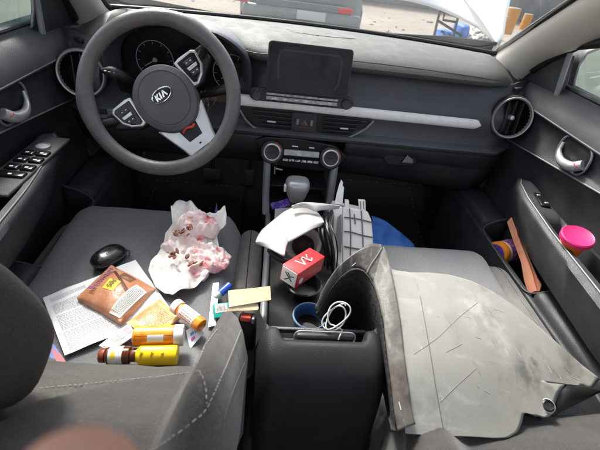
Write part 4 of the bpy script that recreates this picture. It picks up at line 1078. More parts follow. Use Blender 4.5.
# meat scraps on it
bm = NB(); rnd = random.Random(11)
for (u,v,n,sp) in ((181,232,7,7),(179,254,8,9),(196,262,6,6),(190,228,4,5)):
    for k in range(n):
        uu, vv = u+rnd.uniform(-sp,sp), v+rnd.uniform(-.5,.5)*sp*.8; c0 = P(uu,vv,z=bz(vv)+.034+rnd.uniform(-.004,.004)); ang = rnd.gauss(.4,.8); t = bmesh.new(); bmesh.ops.create_icosphere(t, subdivisions=3, radius=1)
        L1, L2_ = rnd.uniform(.003,.0085), rnd.uniform(.0022,.0055)
        for q in t.verts:
            n_ = q.co*(1+.5*noise.noise(q.co*1.6+V((k*7.1,u,v)))); x, y = n_.x*L1, n_.y*L2_
            q.co = c0+V((x*math.cos(ang)-y*math.sin(ang), x*math.sin(ang)+y*math.cos(ang), n_.z*.0022+.003*math.sin(x*260)))
        merge(bm, t)
part('food_scrap', bm, mat('dark meat scrap', (.17,.055,.035), .5, tint=[(90,(.42,.20,.14),.48,.66,3)]), pb)
bm = NB(); prism(bm, [(0,0),(.010,.002),(.006,.034)], P(214,215,z=.50), V((1,0,0)), V((0,.3,.95)), V((0,1,0)), .002)
o = part('wrapper_corner', bm, mat('purple foil', (.22,.10,.40), .3), None, smooth=False, loc=tuple(P(214,215,z=.50))); o.name = 'foil_scrap'; tag(o, 'pointed purple foil scrap sticking up behind the stained paper', 'scrap')

# --- litter between the seat and the console
bm = NB(); q = [P(213,284,z=.465),P(219,283,z=.465),P(216,326,z=.455),P(208,328,z=.455)]
o, rows = card('paper_strip', 'long white paper strip slipped down the gap beside the seat cushion', 'paper', q, MT['white'], .001, .002, n=6)
lo_ = P(224,291,z=.455); lg = thing('lighter', 'blue pocket lighter with metal head lying in the gap by the cushion', 'lighter', lo_)
la, lb2 = P(215,298,z=.46), P(230,285,z=.47); ax = (lb2-la).normalized()
bm = NB(); lathe(bm, [(.0001,0),(.0085,0),(.009,.003),(.009,(lb2-la).length*.68)], lb2, -ax, 18); part('lighter_body', bm, mat('blue plastic', (.03,.10,.55), .25), lg)
bm = NB(); lathe(bm, [(.0088,0),(.0088,.014),(.006,.016)], la, ax, 18); part('lighter_head', bm, MT['silver'], lg)
tb = thing('small_carton', 'teal and white carton with a barcode standing in the gap by the seat', 'carton', P(221,312,z=.44))
c0 = P(221,313,z=.45); fr_ = frame(V((.1,-.45,.9)))
bm = NB(); rbox(bm, c0, (.034,.030,.05), .001, fr_); part('carton_box', bm, mat('teal card', (.02,.38,.34), .4), tb)
bm = NB(); rbox(bm, c0+fr_@V((0,.004,.0252)), (.026,.018,.0008), .0002, fr_); part('white_flap', bm, MT['white'], tb)
bm = NB()
for k in range(8): rbox(bm, c0+fr_@V((-.008+.0022*k,.004,.0260)), (.0010,.010,.0004), .0001, fr_)
part('barcode', bm, INK, tb, smooth=False)
KRAFT = mat('kraft cardboard', (.62,.47,.30), .75, tint=[(40,(.52,.37,.22),.5,.7,4)])
q = [P(228,291,z=.50),P(270,286.5,z=.505),P(271,300,z=.495),P(229,307.5,z=.49)]
o, rows = card('cardboard_strip', 'tan folded cardboard strip bridging the gap from seat to console', 'cardboard', q, KRAFT, .0016, .001, n=8, lift=.0)
q = [P(226,309,z=.488),P(258,304,z=.488),P(259,310,z=.484),P(228,312,z=.484)]
o, rows = card('cardboard_strip', 'narrow tan cardboard strip lying just below the folded one', 'cardboard', q, KRAFT, .0016, .001, n=6, lift=.0)

# --- white lamp trim, lamp housing, ribbed grey part over the console
WHT = mat('scuffed white plastic', (.52,.51,.49), .45, tint=[(10,(.44,.43,.41),.45,.75,6)])
wp = thing('lamp_cover', 'white curved plastic lamp cover lying over the gear lever surround', 'plastic cover', P(290,228,z=.53))
def lin(pts, n):
    pts = [V((a,b,0)) for a,b in pts]; d = [0]
    for a, b in zip(pts, pts[1:]): d.append(d[-1]+(b-a).length)
    out = []
    for i in range(n):
        x = d[-1]*i/(n-1); k = max(j for j in range(len(d)) if d[j] <= x+1e-9); k = min(k, len(d)-2); f = (x-d[k])/(d[k+1]-d[k]); out.append(pts[k]*(1-f)+pts[k+1]*f)
    return out
u_ = lin([(255.8,242),(258,236),(262,230),(269,224),(277,217.5),(284,212),(292,208),(299,206.8),(305,207.3),(312,209),(317,212),(322,218),(324,222)], 49)
l_ = lin([(256.2,243),(263,246.2),(271,249.7),(280,254.5),(284.6,256.4),(285.5,249),(287.5,243),(296,238.5),(305,233.5),(313,229),(321,226),(323.7,223)], 49); rows = []
for a, b in zip(u_, l_):
    rows.append([P(a.x*(1-f)+b.x*f, a.y*(1-f)+b.y*f, z=.544+.007*math.sin(math.pi*min(1,f*1.02))-.004*f) for f in [k/14 for k in range(15)]])
bm = NB(); grid(bm, rows); part('cover_sheet', bm, WHT, wp, angle=180, thick=.0025)
top = [P(u,v,z=.572) for u,v in ((291,207),(296,204.5),(301,203),(310,202.7),(320,203.5),(330,204.8),(340,206.5))]; low = [P(u,v,z=.560) for u,v in ((293,208.5),(300,207.5),(308,208),(315,211.5),(320,210.5),(329,209.5),(339,208.5))]
t2, l2 = spline(top, 24), spline(low, 24)
bm = NB(); grid(bm, [[a*(1-k/6)+b_*(k/6)+V((0,0,.005*math.sin(math.pi*k/6))) for k in range(7)] for a, b_ in zip(t2, l2)]); part('cover_flange', bm, WHT, wp, thick=.0025)
GRY = mat('grey lamp plastic', (.46,.46,.455), .4, tint=[(15,(.36,.36,.36),.5,.75,5)], rvar=(20,.3,.5))
hs = thing('lamp_housing', 'round grey lamp housing with a dark bowl under the white cover', 'lamp housing', P(304,248,z=.50))
c = P(303,244,z=.485); axx = V((-.15,-.55,.82)).normalized()
bm = NB(); lathe(bm, [(.036,-.05),(.045,-.03),(.048,.0),(.048,.008),(.044,.012),(.039,.008),(.036,-.004),(.030,-.016)], c, axx, 36, caps=False); part('housing_shell', bm, GRY, hs)
bm = NB(); lathe(bm, [(.032,-.012),(.027,-.03),(.015,-.042),(.0001,-.044)], c, axx, 28, caps=False); part('reflector_bowl', bm, mat('dusty dark bowl', (.05,.05,.05), .5, tint=[(60,(.12,.12,.12),.5,.7,4)]), hs)
cbl = thing('wiring_loom', 'black bundle of cut cables hanging between lamp housing and ribbed part', 'cables', P(326,240,z=.47))
CAB = mat('black cable', (.014,.014,.015), .4)
for k in range(9):
    o0 = V((random.uniform(-.010,.010), random.uniform(-.008,.008), random.uniform(-.008,.008)))
    pts = spline([P(327+k*.8,212,z=.53)+o0*.4, P(322+k*.9,222,z=.54)+o0, P(321+k*1.6,236,z=.53)+o0*1.5, P(326+k*1.3,252,z=.49)+o0*1.2, P(326+k*1.2,268,z=.44)+o0], 24)
    bm = NB(); tube(bm, pts, random.choice((.0018,.0026,.0032)), 7); part('cable', bm, CAB, cbl)
bm = NB(); tube(bm, spline([P(270,250,z=.50),P(278,258,z=.505),P(290,262,z=.50),P(300,266,z=.48)],20), .008, 10); tag(part('cable_hose', bm, CAB, None, loc=tuple(P(280,258,z=.5))), 'thick black hose curving below the white cover', 'hose')
rb = thing('ribbed_duct', 'pale grey ribbed plastic duct with tabs standing by the passenger seat front', 'plastic duct', P(352,245,z=.40))
PG = mat('pale grey moulded plastic', (.64,.635,.61), .5, tint=[(14,(.54,.535,.51),.45,.75,6)])
def RP(u, v): return P(u, v, y=-.235 - (v-205)*.0021)
fpts = [(343,207),(350,208),(360,210),(368,212),(371.5,220),(373,236),(374,262),(343,266),(342,240)]
def extr(name, pxs, dv, m, par, bev=.002):
    bm = NB(); a = [bm.verts.new(RP(u,v)) for u,v in pxs]; b_ = [bm.verts.new(w_.co+dv) for w_ in a]; n = len(a)
    bm.faces.new(a); bm.faces.new(b_[::-1])
    for i in range(n): bm.faces.new((a[i],a[(i+1)%n],b_[(i+1)%n],b_[i]))
    return part(name, bm, m, par, smooth=False, bevel=bev)
extr('duct_body', fpts, V((.004,.07,-.03)), PG, rb, .003)
def RQ(u,v): return RP(u,v)+V((0,-.006,.004))
side = [(334,213),(338,206),(343,207),(342,240),(343,266),(336,266),(333,242)]
extr('duct_side', side, V((-.006,.06,-.02)), PG, rb, .003)
bm = NB(); pp = [RQ(u,v) for u,v in ((337,217),(341,214),(341,238),(340.5,252),(337,250),(336,234))]
bm.faces.new([bm.verts.new(p) for p in pp]); part('duct_recess', bm, mat('dark grey recess', (.14,.14,.14), .6), rb, smooth=False, thick=.003)
RIB = mat('dark groove', (.10,.10,.095), .6)
for ln in ([(349.5,208.5),(350.5,236),(350,262)], [(361,210.5),(362.5,236),(363,262)], [(344,217),(357,218.5),(371,222)], [(344,231),(352,232),(362,235),(372.5,237)], [(344,246),(360,249),(373,251)], [(354,214),(355,224)]):
    bm = NB(); tube(bm, spline([RP(u,v)+V((0,-.002,.001)) for u,v in ln], 10), .0016, 6); part('groove', bm, RIB, rb)
extr('tab', [(345,200),(349,200.5),(349.5,209),(345,208)], V((.001,.012,-.004)), PG, rb, .0015)
extr('tab', [(358.5,200),(365.5,200.5),(366,212),(359.5,211)], V((.001,.012,-.004)), PG, rb, .0015)
for u in (360.5,363.5):
    bm = NB(); tube(bm, [RP(u,201)+V((0,-.001,.0)), RP(u+.3,209)+V((0,-.001,0))], .0011, 5); part('tab_groove', bm, RIB, rb)
extr('spike', [(341,180),(343,183),(342.5,186),(344,188),(342.5,205),(334.5,204),(336.5,194),(339,185)], V((.002,.008,-.002)), PG, rb, .0015)
# blue cloth
bm = NB()
bl_ = [P(u,v,z=z) for u,v,z in ((371,216,.46),(377,218,.46),(386,222,.45),(398,231,.43),(408,239,.41),(414,245,.40))]
lw = [P(u,v,z=z) for u,v,z in ((371,256,.42),(380,258,.42),(388,258,.42),(398,258,.42),(406,258,.42),(411,256,.41))]
t2, l2 = spline(bl_, 34), spline(lw, 34); rows = []
for i in range(34):
    row = []
    for k in range(22):
        f = k/21; p = t2[i]*(1-f)+l2[i]*f; h = .026*crumple(V((p.x,p.y+p.z,0)), 7.7, .10)*min(1,6*f+.2); row.append(p+V((0,-.7*h,.8*h)))
    rows.append(row)
grid(bm, rows); tag(part('cloth', bm, mat('blue fabric', (.024,.10,.34), .8, bump=[('n',900,.3,.0005)], tint=[(12,(.035,.13,.40),.5,.7,4)]), None, loc=tuple(P(390,245,z=.42)), angle=180, thick=.0015), 'crumpled bright blue cloth in front of the passenger cushion', 'cloth')
# purple wrapper and white card near the gear lever
q = [P(270,205,z=.42),P(287,201,z=.43),P(290,207,z=.43),P(272,211,z=.42)]
card('sweet_wrapper', 'shiny purple wrapper lying in the tray below the power socket', 'wrapper', q, mat('purple foil wrapper', (.14,.06,.42), .25, bump=[('n',120,1,.004)], tint=[(90,(.35,.25,.6),.5,.62,3)]), .002, .006, n=10, seed=6)
q = [P(275,209,z=.425),P(292,208,z=.43),P(290,222,z=.425),P(274,226,z=.42)]
card('card', 'white card stub lying under the white lamp cover by the gear lever', 'card', q, mat('off white card', (.66,.66,.66), .6), .0015, .001, n=6)
# key hanging below the climate panel
kk = thing('key', 'small metal key on a ring hanging below the climate panel', 'key', P(276,170,y=-.03))
c0 = P(275,165,y=-.035); bm = NB(); tube(bm, [c0+V((.006*math.cos(t),-.002,.006*math.sin(t))) for t in [2*math.pi*k/20 for k in range(20)]], .0011, 6, closed=True); part('key_ring', bm, MT['chrome'], kk)
bm = NB(); tube(bm, [c0+V((0,-.002,-.006)), c0+V((.001,-.003,-.03))], .0022, 8); rbox(bm, c0+V((.014,-.003,-.012)), (.022,.003,.005), .001, (0,R_(8),0)); part('key_blade', bm, MT['silver'], kk)

# --- red carton
ea = P(288.8,276.5,z=.545); t0_ = (ea-CAM).dot(FW); eb_ = min((P(315.5,259,t=t0_+.001*k) for k in range(10,120)), key=lambda p: abs((p-ea).length-.10))
ax = (eb_-ea).normalized(); yy = V((0,0,1)); sx = ax.cross(yy).normalized(); yy = sx.cross(ax)
Lb = (eb_-ea).length
fr_ = M4((sx, yy, ax)).transposed()
RED = mat('red printed carton', (.66,.025,.03), .35, tint=[(60,(.55,.02,.025),.5,.7,3)])
rbx = thing('carton', 'red carton with white ends lying across the cup holders', 'carton', ea-V((0,0,.02)))
bm = NB(); rbox(bm, (ea+eb_)/2, (.043,.040,Lb), .0012, fr_); part('carton_box', bm, RED, rbx)
bm = NB(); rbox(bm, ea-ax*.0004, (.039,.036,.0012), .0004, fr_); we = part('white_end', bm, MT['white'], rbx)
bm = NB(); o = ea-ax*.0012
for (x0,y0,x1,y1) in ((-.010,.008,.010,-.008),(-.004,.010,.006,.0),(.002,-.002,-.008,-.011),(.006,.004,.013,.006)):
    tube(bm, [o+sx*x0+yy*y0, o+sx*x1+yy*y1], .0012, 6)
part('end_emblem', bm, mat('black print', (.02,.02,.02), .5), we)
bm = NB(); o = ea+ax*(Lb*.14)
for s_, ez in ((1, sx),(-1,-sx)):
    lathe(bm, [(.0001,.0006),(.0075,.0006),(.0075,0)], (ea+ax*(Lb*.16))+ez*.0216-yy*.006, ez, 20, caps=False)
part('side_roundel', bm, MT['white'], rbx)
bm = NB(); top_ = (ea+eb_)/2+yy*.0202
for (f0,x0,f1,x1,w_) in ((-.020,-.012,-.012,.012,.0016),(-.012,.012,.0,-.010,.0014),(.004,-.010,.010,.012,.0016),(.010,.012,.020,.006,.0014),(.012,-.002,.020,-.010,.0012)):
    tube(bm, [top_+ax*f0+sx*x0, top_+ax*f1+sx*x1], w_, 6)
part('top_print', bm, MT['white'], rbx)
bm = NB()
for (f0,x0,f1,x1,w_) in ((-.004,-.013,.004,-.004,.0016),(.0,.004,.007,.012,.0014)): tube(bm, [top_+ax*f0+sx*x0, top_+ax*f1+sx*x1], w_, 6)
part('top_print', bm, mat('black top print', (.03,.02,.02), .5), rbx)

# --- cup holders, blue cup, white cable
for (u, v, z, r) in ((304,284,.462,.040),):
    c = P(u,v,z=z); bm = NB(); lathe(bm, [(r+.004,0),(r+.004,.004),(r,.005),(r-.003,0),(r-.006,-.05),(.0001,-.052)], c, V((0,0,1)), 30, caps=False); part('cup_holder', bm, MT['gloss'], cs)
c = P(310,316,z=.485)
bc = thing('cup', 'dark blue plastic cup sitting in the holder ahead of the armrest', 'cup', c-V((0,0,.07)))
bm = NB(); lathe(bm, [(.026,-.07),(.034,-.005),(.0355,.0),(.0345,.0025),(.0325,.0),(.031,-.02),(.024,-.066),(.0001,-.067)], c, V((0,0,1)), 36, caps=False); part('cup_wall', bm, mat('navy plastic', (.035,.085,.20), .3), bc)
bm = NB(); lathe(bm, [(.0362,-.003),(.0370,.001),(.0355,.0035),(.0338,.002)], c, V((0,0,1)), 36, caps=False); part('cup_rim', bm, mat('pale blue rim', (.22,.34,.48), .3), bc)
bm = NB(); lathe(bm, [(.0001,-.03),(.030,-.03)], c, V((0,0,1)), 24, caps=False); part('coffee', bm, mat('dark coffee', (.012,.008,.006), .08), bc)
cc_ = P(336,317,z=.585); pts = []
for k in range(90):
    t = k/89*2*math.pi*2.6; rr_ = .024+.003*math.sin(t*.7)
    e1 = V((.55,.35,.6)).normalized(); e2 = V((-.5,.55,.35)).normalized()
    pts.append(cc_ + e1*rr_*1.05*math.cos(t)+e2*rr_*.62*math.sin(t)+V((.0035*math.sin(t*1.7),.002*math.cos(t*2.3),.006*t/16)))
pts += [cc_+V((.012,-.016,-.015)), cc_+V((.004,-.032,-.022))]
bm = NB(); tube(bm, pts, .00135, 8); tag(part('cable', bm, mat('white cable', (.52,.51,.48), .5), None, loc=tuple(cc_)), 'coiled white charging cable resting on the armrest front', 'cable')

# --- scuffed fender panel on the passenger seat
fd = thing('fender_panel', 'scuffed off white fender panel with grey arch lip lying on the passenger seat', 'fender panel', P(450,360,z=.46))
FEN = mat('scuffed off-white panel', (.285,.278,.252), .42, tint=[(4,(.235,.228,.208),.4,.66,6),((12,34,20,.5),(.36,.352,.33),.56,.74,6),((44,12,20,.35),(.17,.165,.152),.60,.78,6),(7,(.12,.116,.108),.57,.78,7),((120,22,40,-.4),(.43,.42,.40),.66,.76,5),(170,(.13,.125,.115),.66,.78,3)], rvar=(18,.22,.46))
Lp = [(383,262,.632),(386,276,.628),(390,300,.618),(394,325,.605),(397,350,.590),(400,375,.575),(402,400,.560),(404,420,.548),(405,433,.540)]
Op = [(386,266,.630),(396,272,.622),(410,272.5,.610),(428,273,.595),(450,275.5,.575),(470,281,.558),(490,290.5,.542),(512,305,.526),(535,324,.510),(560,346,.495),(582,366,.482),(599,379,.472),(592,388.5,.472),(578,386,.476),(565,383.5,.480),(558,393,.480),(554,404,.480),(552.5,414,.480),(545,418,.482),(534,415,.484),(523,412.5,.486),(521.5,421,.488),(517.5,431.5,.490),(508,437.5,.494),(495,438,.498),(470,436.5,.510),(440,435.5,.524),(420,434.5,.532),(405,433.5,.540)]
def resamp(pl, n):
    pts = [V(p) for p in pl]; d = [0]
    for a, b_ in zip(pts, pts[1:]): d.append(d[-1]+(b_-a).xy.length)
    out = []
    for i in range(n):
        x = d[-1]*i/(n-1); k = max(j for j in range(len(d)) if d[j] <= x+1e-9); k = min(k, len(d)-2)
        f = (x-d[k])/max(1e-9,(d[k+1]-d[k])); out.append(pts[k]*(1-f)+pts[k+1]*f)
    return out
nL = 130; Ls, Os = resamp([V(p) for p in Lp], nL), resamp([V(p) for p in Op], nL)
def smudge(m, centre, rad, col, amt):
    nt = m.node_tree; N = nt.nodes; L = nt.links; b = N['Principled BSDF']; src = b.inputs['Base Color'].links[0].from_socket
    tc = N.new('ShaderNodeTexCoord'); d = N.new('ShaderNodeVectorMath'); d.operation = 'DISTANCE'; d.inputs[1].default_value = centre
    n = N.new('ShaderNodeTexNoise'); n.inputs['Scale'].default_value = 38; n.inputs['Detail'].default_value = 7; L.new(tc.outputs['Object'], n.inputs['Vector'])
    r = N.new('ShaderNodeMapRange'); r.inputs[1].default_value = rad; r.inputs[2].default_value = rad*.2; L.new(tc.outputs['Object'], d.inputs[0]); L.new(d.outputs['Value'], r.inputs[0])
    r2 = N.new('ShaderNodeMapRange'); r2.inputs[1].default_value = .42; r2.inputs[2].default_value = .62; L.new(n.outputs['Fac'], r2.inputs[0])
    k = N.new('ShaderNodeMath'); k.operation = 'MULTIPLY'; L.new(r.outputs[0], k.inputs[0]); L.new(r2.outputs[0], k.inputs[1])
    k2 = N.new('ShaderNodeMath'); k2.operation = 'MULTIPLY'; k2.inputs[1].default_value = amt; L.new(k.outputs[0], k2.inputs[0])
    x = N.new('ShaderNodeMix'); x.data_type = 'RGBA'; L.new(k2.outputs[0], x.inputs[0]); L.new(src, x.inputs[6]); x.inputs[7].default_value = (*col,1); L.new(x.outputs[2], b.inputs['Base Color'])
for (u, v, r_, c_, am) in ((530,368,.065,(.075,.072,.066),.85),(575,372,.04,(.08,.076,.07),.8),(480,318,.07,(.44,.43,.41),.7),(500,345,.05,(.42,.41,.39),.6),(430,420,.07,(.20,.19,.17),.5)):
    smudge(FEN, P(u,v,z=.628-.00045*(u-383)-.00046*(v-262)+.01)-WORLD[fd], r_, c_, am)
rows = []
for i in range(nL):
    row = []
    for k in range(37):
        f = k/36; a = Ls[i]; b_ = Os[i]; q = a*(1-f)+b_*f
        z = .628 - .00045*(q.x-383) - .00046*(q.y-262) + .020*math.exp(-((q.x-455)/85)**2-((q.y-345)/75)**2)
        p = P(q.x, q.y, z=z)
        row.append(p + V((0,0,.0012*noise.noise(V((p.x*14,p.y*14,.5))))))
    rows.append(row)
bm = NB(); grid(bm, rows); fs = part('panel_sheet', bm, FEN, fd, angle=180, thick=.004)
bvf = bvh_of(fs)
DK = mat('dark scratch', (.10,.095,.085), .7); LTm = mat('pale scratch', (.80,.79,.75), .5)
stitches(bvf, [[(420,296),(424,318),(430,352),(436,390),(443,428)]], fd, 'crease_line', r=.00055, m=DK, cont=True, lift=.0006)
stitches(bvf, [[(478,302),(458,318),(437,338),(414,354)], [(476,368),(456,386),(440,402)], [(462,344),(446,352)]], fd, 'scratch', r=.00022, m=mat('faint scratch', (.25,.24,.215), .7), cont=True, lift=.0004)
random.seed(21)
sl = []
for (u, v, n, sp, l) in ((475,310,14,22,14),(500,338,16,26,15),(488,352,9,18,10),(540,365,12,20,16),(487,386,7,10,11),(452,300,8,18,10),(560,372,8,14,12)):
    for k in range(n):
        a = random.uniform(.2,1.2); uu, vv = u+random.uniform(-sp,sp), v+random.uniform(-sp*.5,sp*.5); ll = random.uniform(.3,1)*l
        sl.append([(uu,vv),(uu+math.cos(a)*ll*.5,vv+math.sin(a)*ll*.5+random.uniform(-1,1)),(uu+math.cos(a)*ll,vv+math.sin(a)*ll)])
stitches(bvf, sl[::6], fd, 'scratch', r=.0002, m=LTm, cont=True, lift=.0003); stitches(bvf, sl[1::14], fd, 'scratch', r=.0002, m=mat('grey scratch', (.22,.21,.19), .7), cont=True, lift=.0003)
# arch lip
LIP = mat('dusty grey arch lip', (.040,.034,.031), .5, tint=[(10,(.024,.020,.019),.42,.62,6),((90,18,40,.6),(.17,.155,.14),.56,.74,6),(130,(.30,.28,.26),.66,.78,4)], bump=[('n',60,.5,.003)])
o_ = [(314.4,311,.575),(320,297,.588),(327,283,.602),(336,270,.616),(346,261,.628),(355.5,254,.636),(364,249,.640),(371,245.6,.642),(381,247,.640),(387.6,258,.634),(391.5,278,.627),(394.6,293,.620),(398.5,317,.608),(401,336,.598),(403,357,.588),(407,385,.572),(410,410,.558),(414,426,.549)]
i_ = [(316.4,313,.572),(323,301,.580),(330,289.4,.592),(335,283,.598),(340,277.7,.604),(346,273,.611),(351.6,270,.616),(358,269.6,.620),(363.3,271.8,.622),(368,277,.620),(373,285.5,.617),(379,305,.609),(383,325,.600),(385,345,.590),(386.5,357,.583),(390,383,.568),(394,418,.548),(396.7,433,.539)]
oo, ii = resamp(o_, 90), resamp(i_, 90)
ro = [P(q.x,q.y,z=q.z) for q in oo]; ri = [P(q.x,q.y,z=q.z) for q in ii]
bm = NB(); rows = []
for a, b_ in zip(ro, ri):
    rows.append([a+(b_-a)*(k/8)+V((0,0,.005+.0018*math.sin(math.pi*k/8))) for k in range(9)])
STRIP = mat('dusty grey lip strip', (.135,.127,.115), .5, tint=[(9,(.085,.077,.068),.42,.62,6),((60,14,30,.6),(.23,.222,.205),.56,.74,6),(130,(.07,.06,.055),.64,.76,3)], bump=[('n',60,.4,.003)])
nf = min(range(90), key=lambda k: (oo[k].xy-V((382,249))).length)
grid(bm, rows[:nf+1]); grid(bm, rows[nf:], mi=1); bmesh.ops.remove_doubles(bm, verts=bm.verts[:], dist=1e-6); smudge(STRIP, P(398,408,z=.555)-WORLD[fd], .13, (.05,.036,.032), .95); lp = part('arch_lip', bm, [LIP, STRIP], fd, angle=180, thick=.005)
bm = NB(); rows = []; ch = lin([(318,316),(330,326),(350,340),(372,365),(384,395),(391,430)], 90)
for k in range(90):
    q = ii[k]; a = P(q.x,q.y,z=q.z); t0 = (a-CAM).dot(FW); t1 = t0+.075*sm(k/12)*sm((89-k)/12)+.004; row = []
    for j in range(9):
        f = j/8; row.append(P(q.x*(1-f)+ch[k].x*f, q.y*(1-f)+ch[k].y*f, t=(t0+.003)*(1-sm(min(1,f*1.6)))+t1*sm(min(1,f*1.6))))
    rows.append(row)
grid(bm, rows); part('arch_liner', bm, mat('black felt liner', (.012,.012,.012), .9, bump=[('n',120,.8,.004)], tint=[((30,160,30,.5),(.035,.034,.032),.5,.7,4)]), fd, angle=180, thick=.003)
bvl = bvh_of(lp)
stitches(bvl, [[(382,248),(377,256),(371,265),(367,273)]], fd, 'lip_joint', r=.0018, m=DK, cont=True, lift=.0005)
stitches(bvl, [[(352,266),(356,263)],[(399,402),(401,410)]], fd, 'lip_scar', r=.0008, m=GRY, cont=True, lift=.0004)
c = hit(bvf, 547, 406, .001) or P(547,406,z=.48)
bm = NB(); lathe(bm, [(.0105,0),(.0105,.003),(.008,.005),(.0065,.003),(.0001,.003)], c, V((-.2,-.3,.9)), 24, caps=False); part('push_clip', bm, MT['gloss'], fd)
bm = NB(); lathe(bm, [(.0112,0),(.0125,.002),(.0112,.0032)], c, V((-.2,-.3,.9)), 24, caps=False); part('clip_washer', bm, GRY, fd)
bm = NB(); rows = quadgrid([P(556,392,z=.487),P(566,384,z=.489),P(604,390,z=.480),P(552,416,z=.470)], 10, 10, lambda p,s,t: p+V((0,0,.008*math.sin(math.pi*s)*math.sin(math.pi*t)+.003*noise.noise(V((p.x*30,p.y*30,2))))))
grid(bm, rows); part('flap_and_notch_dark', bm, mat('shiny black rubber', (.012,.012,.012), .3), fd, angle=180, thick=.004)
bm = NB(); rows = quadgrid([P(521,413,z=.476),P(541,417,z=.474),P(540,427,z=.468),P(520,424,z=.472)], 4, 4, lambda p,s,t: p); grid(bm, rows); part('flap_and_notch_dark', bm, MT['black'], fd, thick=.004)  # black sheet in the notch stands in for the dark of the cut

# --- things in the passenger door
jr = thing('jar', 'jar with orange lid ring and purple label lying in the door map pocket', 'jar', P(508,262,x=.65))
ja = P(496,253.5,x=.612); tj_ = (ja-CAM).dot(FW); jb = min((P(513,249.5,t=tj_+.001*k) for k in range(0,120)), key=lambda p: abs((p-ja).length-.076)); ax = (jb-ja).normalized(); fr_ = frame(ax)
bm = NB(); lathe(bm, [(.0001,0),(.030,0),(.0355,.002),(.036,.004),(.036,.020),(.0345,.022)], ja, ax, 36, caps=False); jl = part('lid', bm, mat('orange lid', (.80,.27,.03), .35), jr)
bm = NB(); lathe(bm, [(.0001,-.0012),(.0290,-.0012),(.0290,.0)], ja, ax, 32, caps=False); part('lid_label', bm, mat('violet label', (.13,.05,.38), .35, tint=[(60,(.20,.10,.5),.5,.65,3)]), jl)
bm = NB(); o = ja-ax*.0016; e1 = ax.cross(V((0,0,1))).normalized()*1; e1 = -e1 if e1.y > 0 else e1; e2 = V((0,0,1))-ax*ax.z; e2.normalize()
for (x0,y0,x1,y1) in ((-.018,-.004,-.016,.008),(-.016,.008,-.008,-.004),(-.008,-.004,-.004,.007),(.0,-.004,.004,.008),(.004,.008,.010,-.003),(.012,-.003,.018,.006)): tube(bm, [o+e1*x0+e2*y0, o+e1*x1+e2*y1], .0013, 6)
part('lid_print', bm, MT['white'], jl)
bm = NB(); lathe(bm, [(.0335,.022),(.0345,.026),(.0345,.030)], ja, ax, 36, caps=False); part('jar_neck', bm, mat('pale glass', (.75,.55,.45), .2), jr)
bm = NB(); lathe(bm, [(.0350,.030),(.0352,.070),(.033,.076),(.0001,.077)], ja, ax, 36, caps=False); part('jar_body', bm, mat('purple orange label', (.25,.08,.32), .35, tint=[(45,(.72,.33,.10),.5,.6,3),(80,(.7,.6,.65),.62,.68,2)]), jr)
ORS = mat('orange foam sheet', (.92,.40,.25), .6, tint=[(20,(.86,.34,.20),.5,.7,4)])
osx = thing('foam_sheet', 'folded coral orange sheet standing on edge in the door map pocket', 'folded sheet', P(524,270,x=.65))
for pxs, xx in (([(507,222),(511,217.5),(515,228),(521,245),(528,263),(532,275),(536,291),(528,293),(524,280),(521,262),(514,243)], .645), ([(512,220),(516,230),(524,247),(530,262),(537,278),(541,285),(539.5,291),(536,292),(531,274),(522,248)], .655)):
    pts = [P(u,v,x=xx) for u,v in pxs]
    bm = NB(); a = [bm.verts.new(p) for p in pts]; b_ = [bm.verts.new(p+V((.0025,0,0))) for p in pts]; n = len(a); bm.faces.new(a); bm.faces.new(b_[::-1])
    for i in range(n): bm.faces.new((a[i],a[(i+1)%n],b_[(i+1)%n],b_[i]))
    part('sheet_fold', bm, ORS, osx, smooth=False)
pcx = thing('tumbler', 'orange tumbler with a bright pink lid in the door pull handle', 'cup', P(583,258,z=.57))
c = P(577.5,237,z=.648); up = V((-.15,-.15,1)).normalized()
bm = NB(); lathe(bm, [(.020,-.07),(.0285,-.005),(.0285,0)], c, up, 36); part('cup_wall', bm, mat('orange plastic', (.70,.13,.015), .4), pcx)
bm = NB(); lathe(bm, [(.033,-.008),(.0350,-.006),(.0350,.003),(.0325,.0055),(.0300,.0035),(.0001,.003)], c, up, 40, caps=False); part('lid', bm, mat('hot pink lid', (.66,.018,.13), .45, tint=[(60,(.58,.02,.12),.45,.7,4)]), pcx)

# ================================================================== the finger over the lens
SK = mat('skin', (.56,.29,.225), .5, tint=[(60,(.48,.23,.175),.45,.7,4)])
SK.node_tree.nodes['Principled BSDF'].inputs['Subsurface Weight'].default_value = .15
SK.node_tree.nodes['Principled BSDF'].inputs['Subsurface Radius'].default_value = (.01,.004,.002)
def LC(a, b, t): return CAM + FW*t + RT*a + UP*b          # around the phone held at the camera
me = bpy.data.meshes.new('person'); 
tipx = (96-300)/FPX*.060
vs, es, rad_ = [], [], []
def add(p, r, prev=None):
    vs.append(p); rad_.append(r); 
    if prev is not None: es.append((prev, len(vs)-1))
    return len(vs)-1
palm = add(LC(-.085,-.110,-.035), .030)
wrist = add(LC(-.115,-.165,-.070), .026, palm); add(LC(-.150,-.260,-.11), .032, wrist)
k1 = add(LC(-.062,-.095,.010), .014, palm)
ft = LC(tipx,(225-428)/FPX*.060,.060)
m1 = add(LC(-.048,-.074,.040), .0108, k1); m2 = add(LC(-.038,-.056,.056), .0100, m1); add(ft, .0102, m2)
for (a, b_, t, bend) in ((-.080,-.085,-.005,0),(-.100,-.088,-.012,.01),(-.118,-.096,-.020,.02)):
    q = add(LC(a*.9,b_-.012,t-.008), .013, palm); q = add(LC(a+.008,b_+.012,t+.018), .0095, q); q = add(LC(a+.026,b_+.006,t+.030), .0085, q); add(LC(a+.038,b_-.006,t+.026), .0075, q)
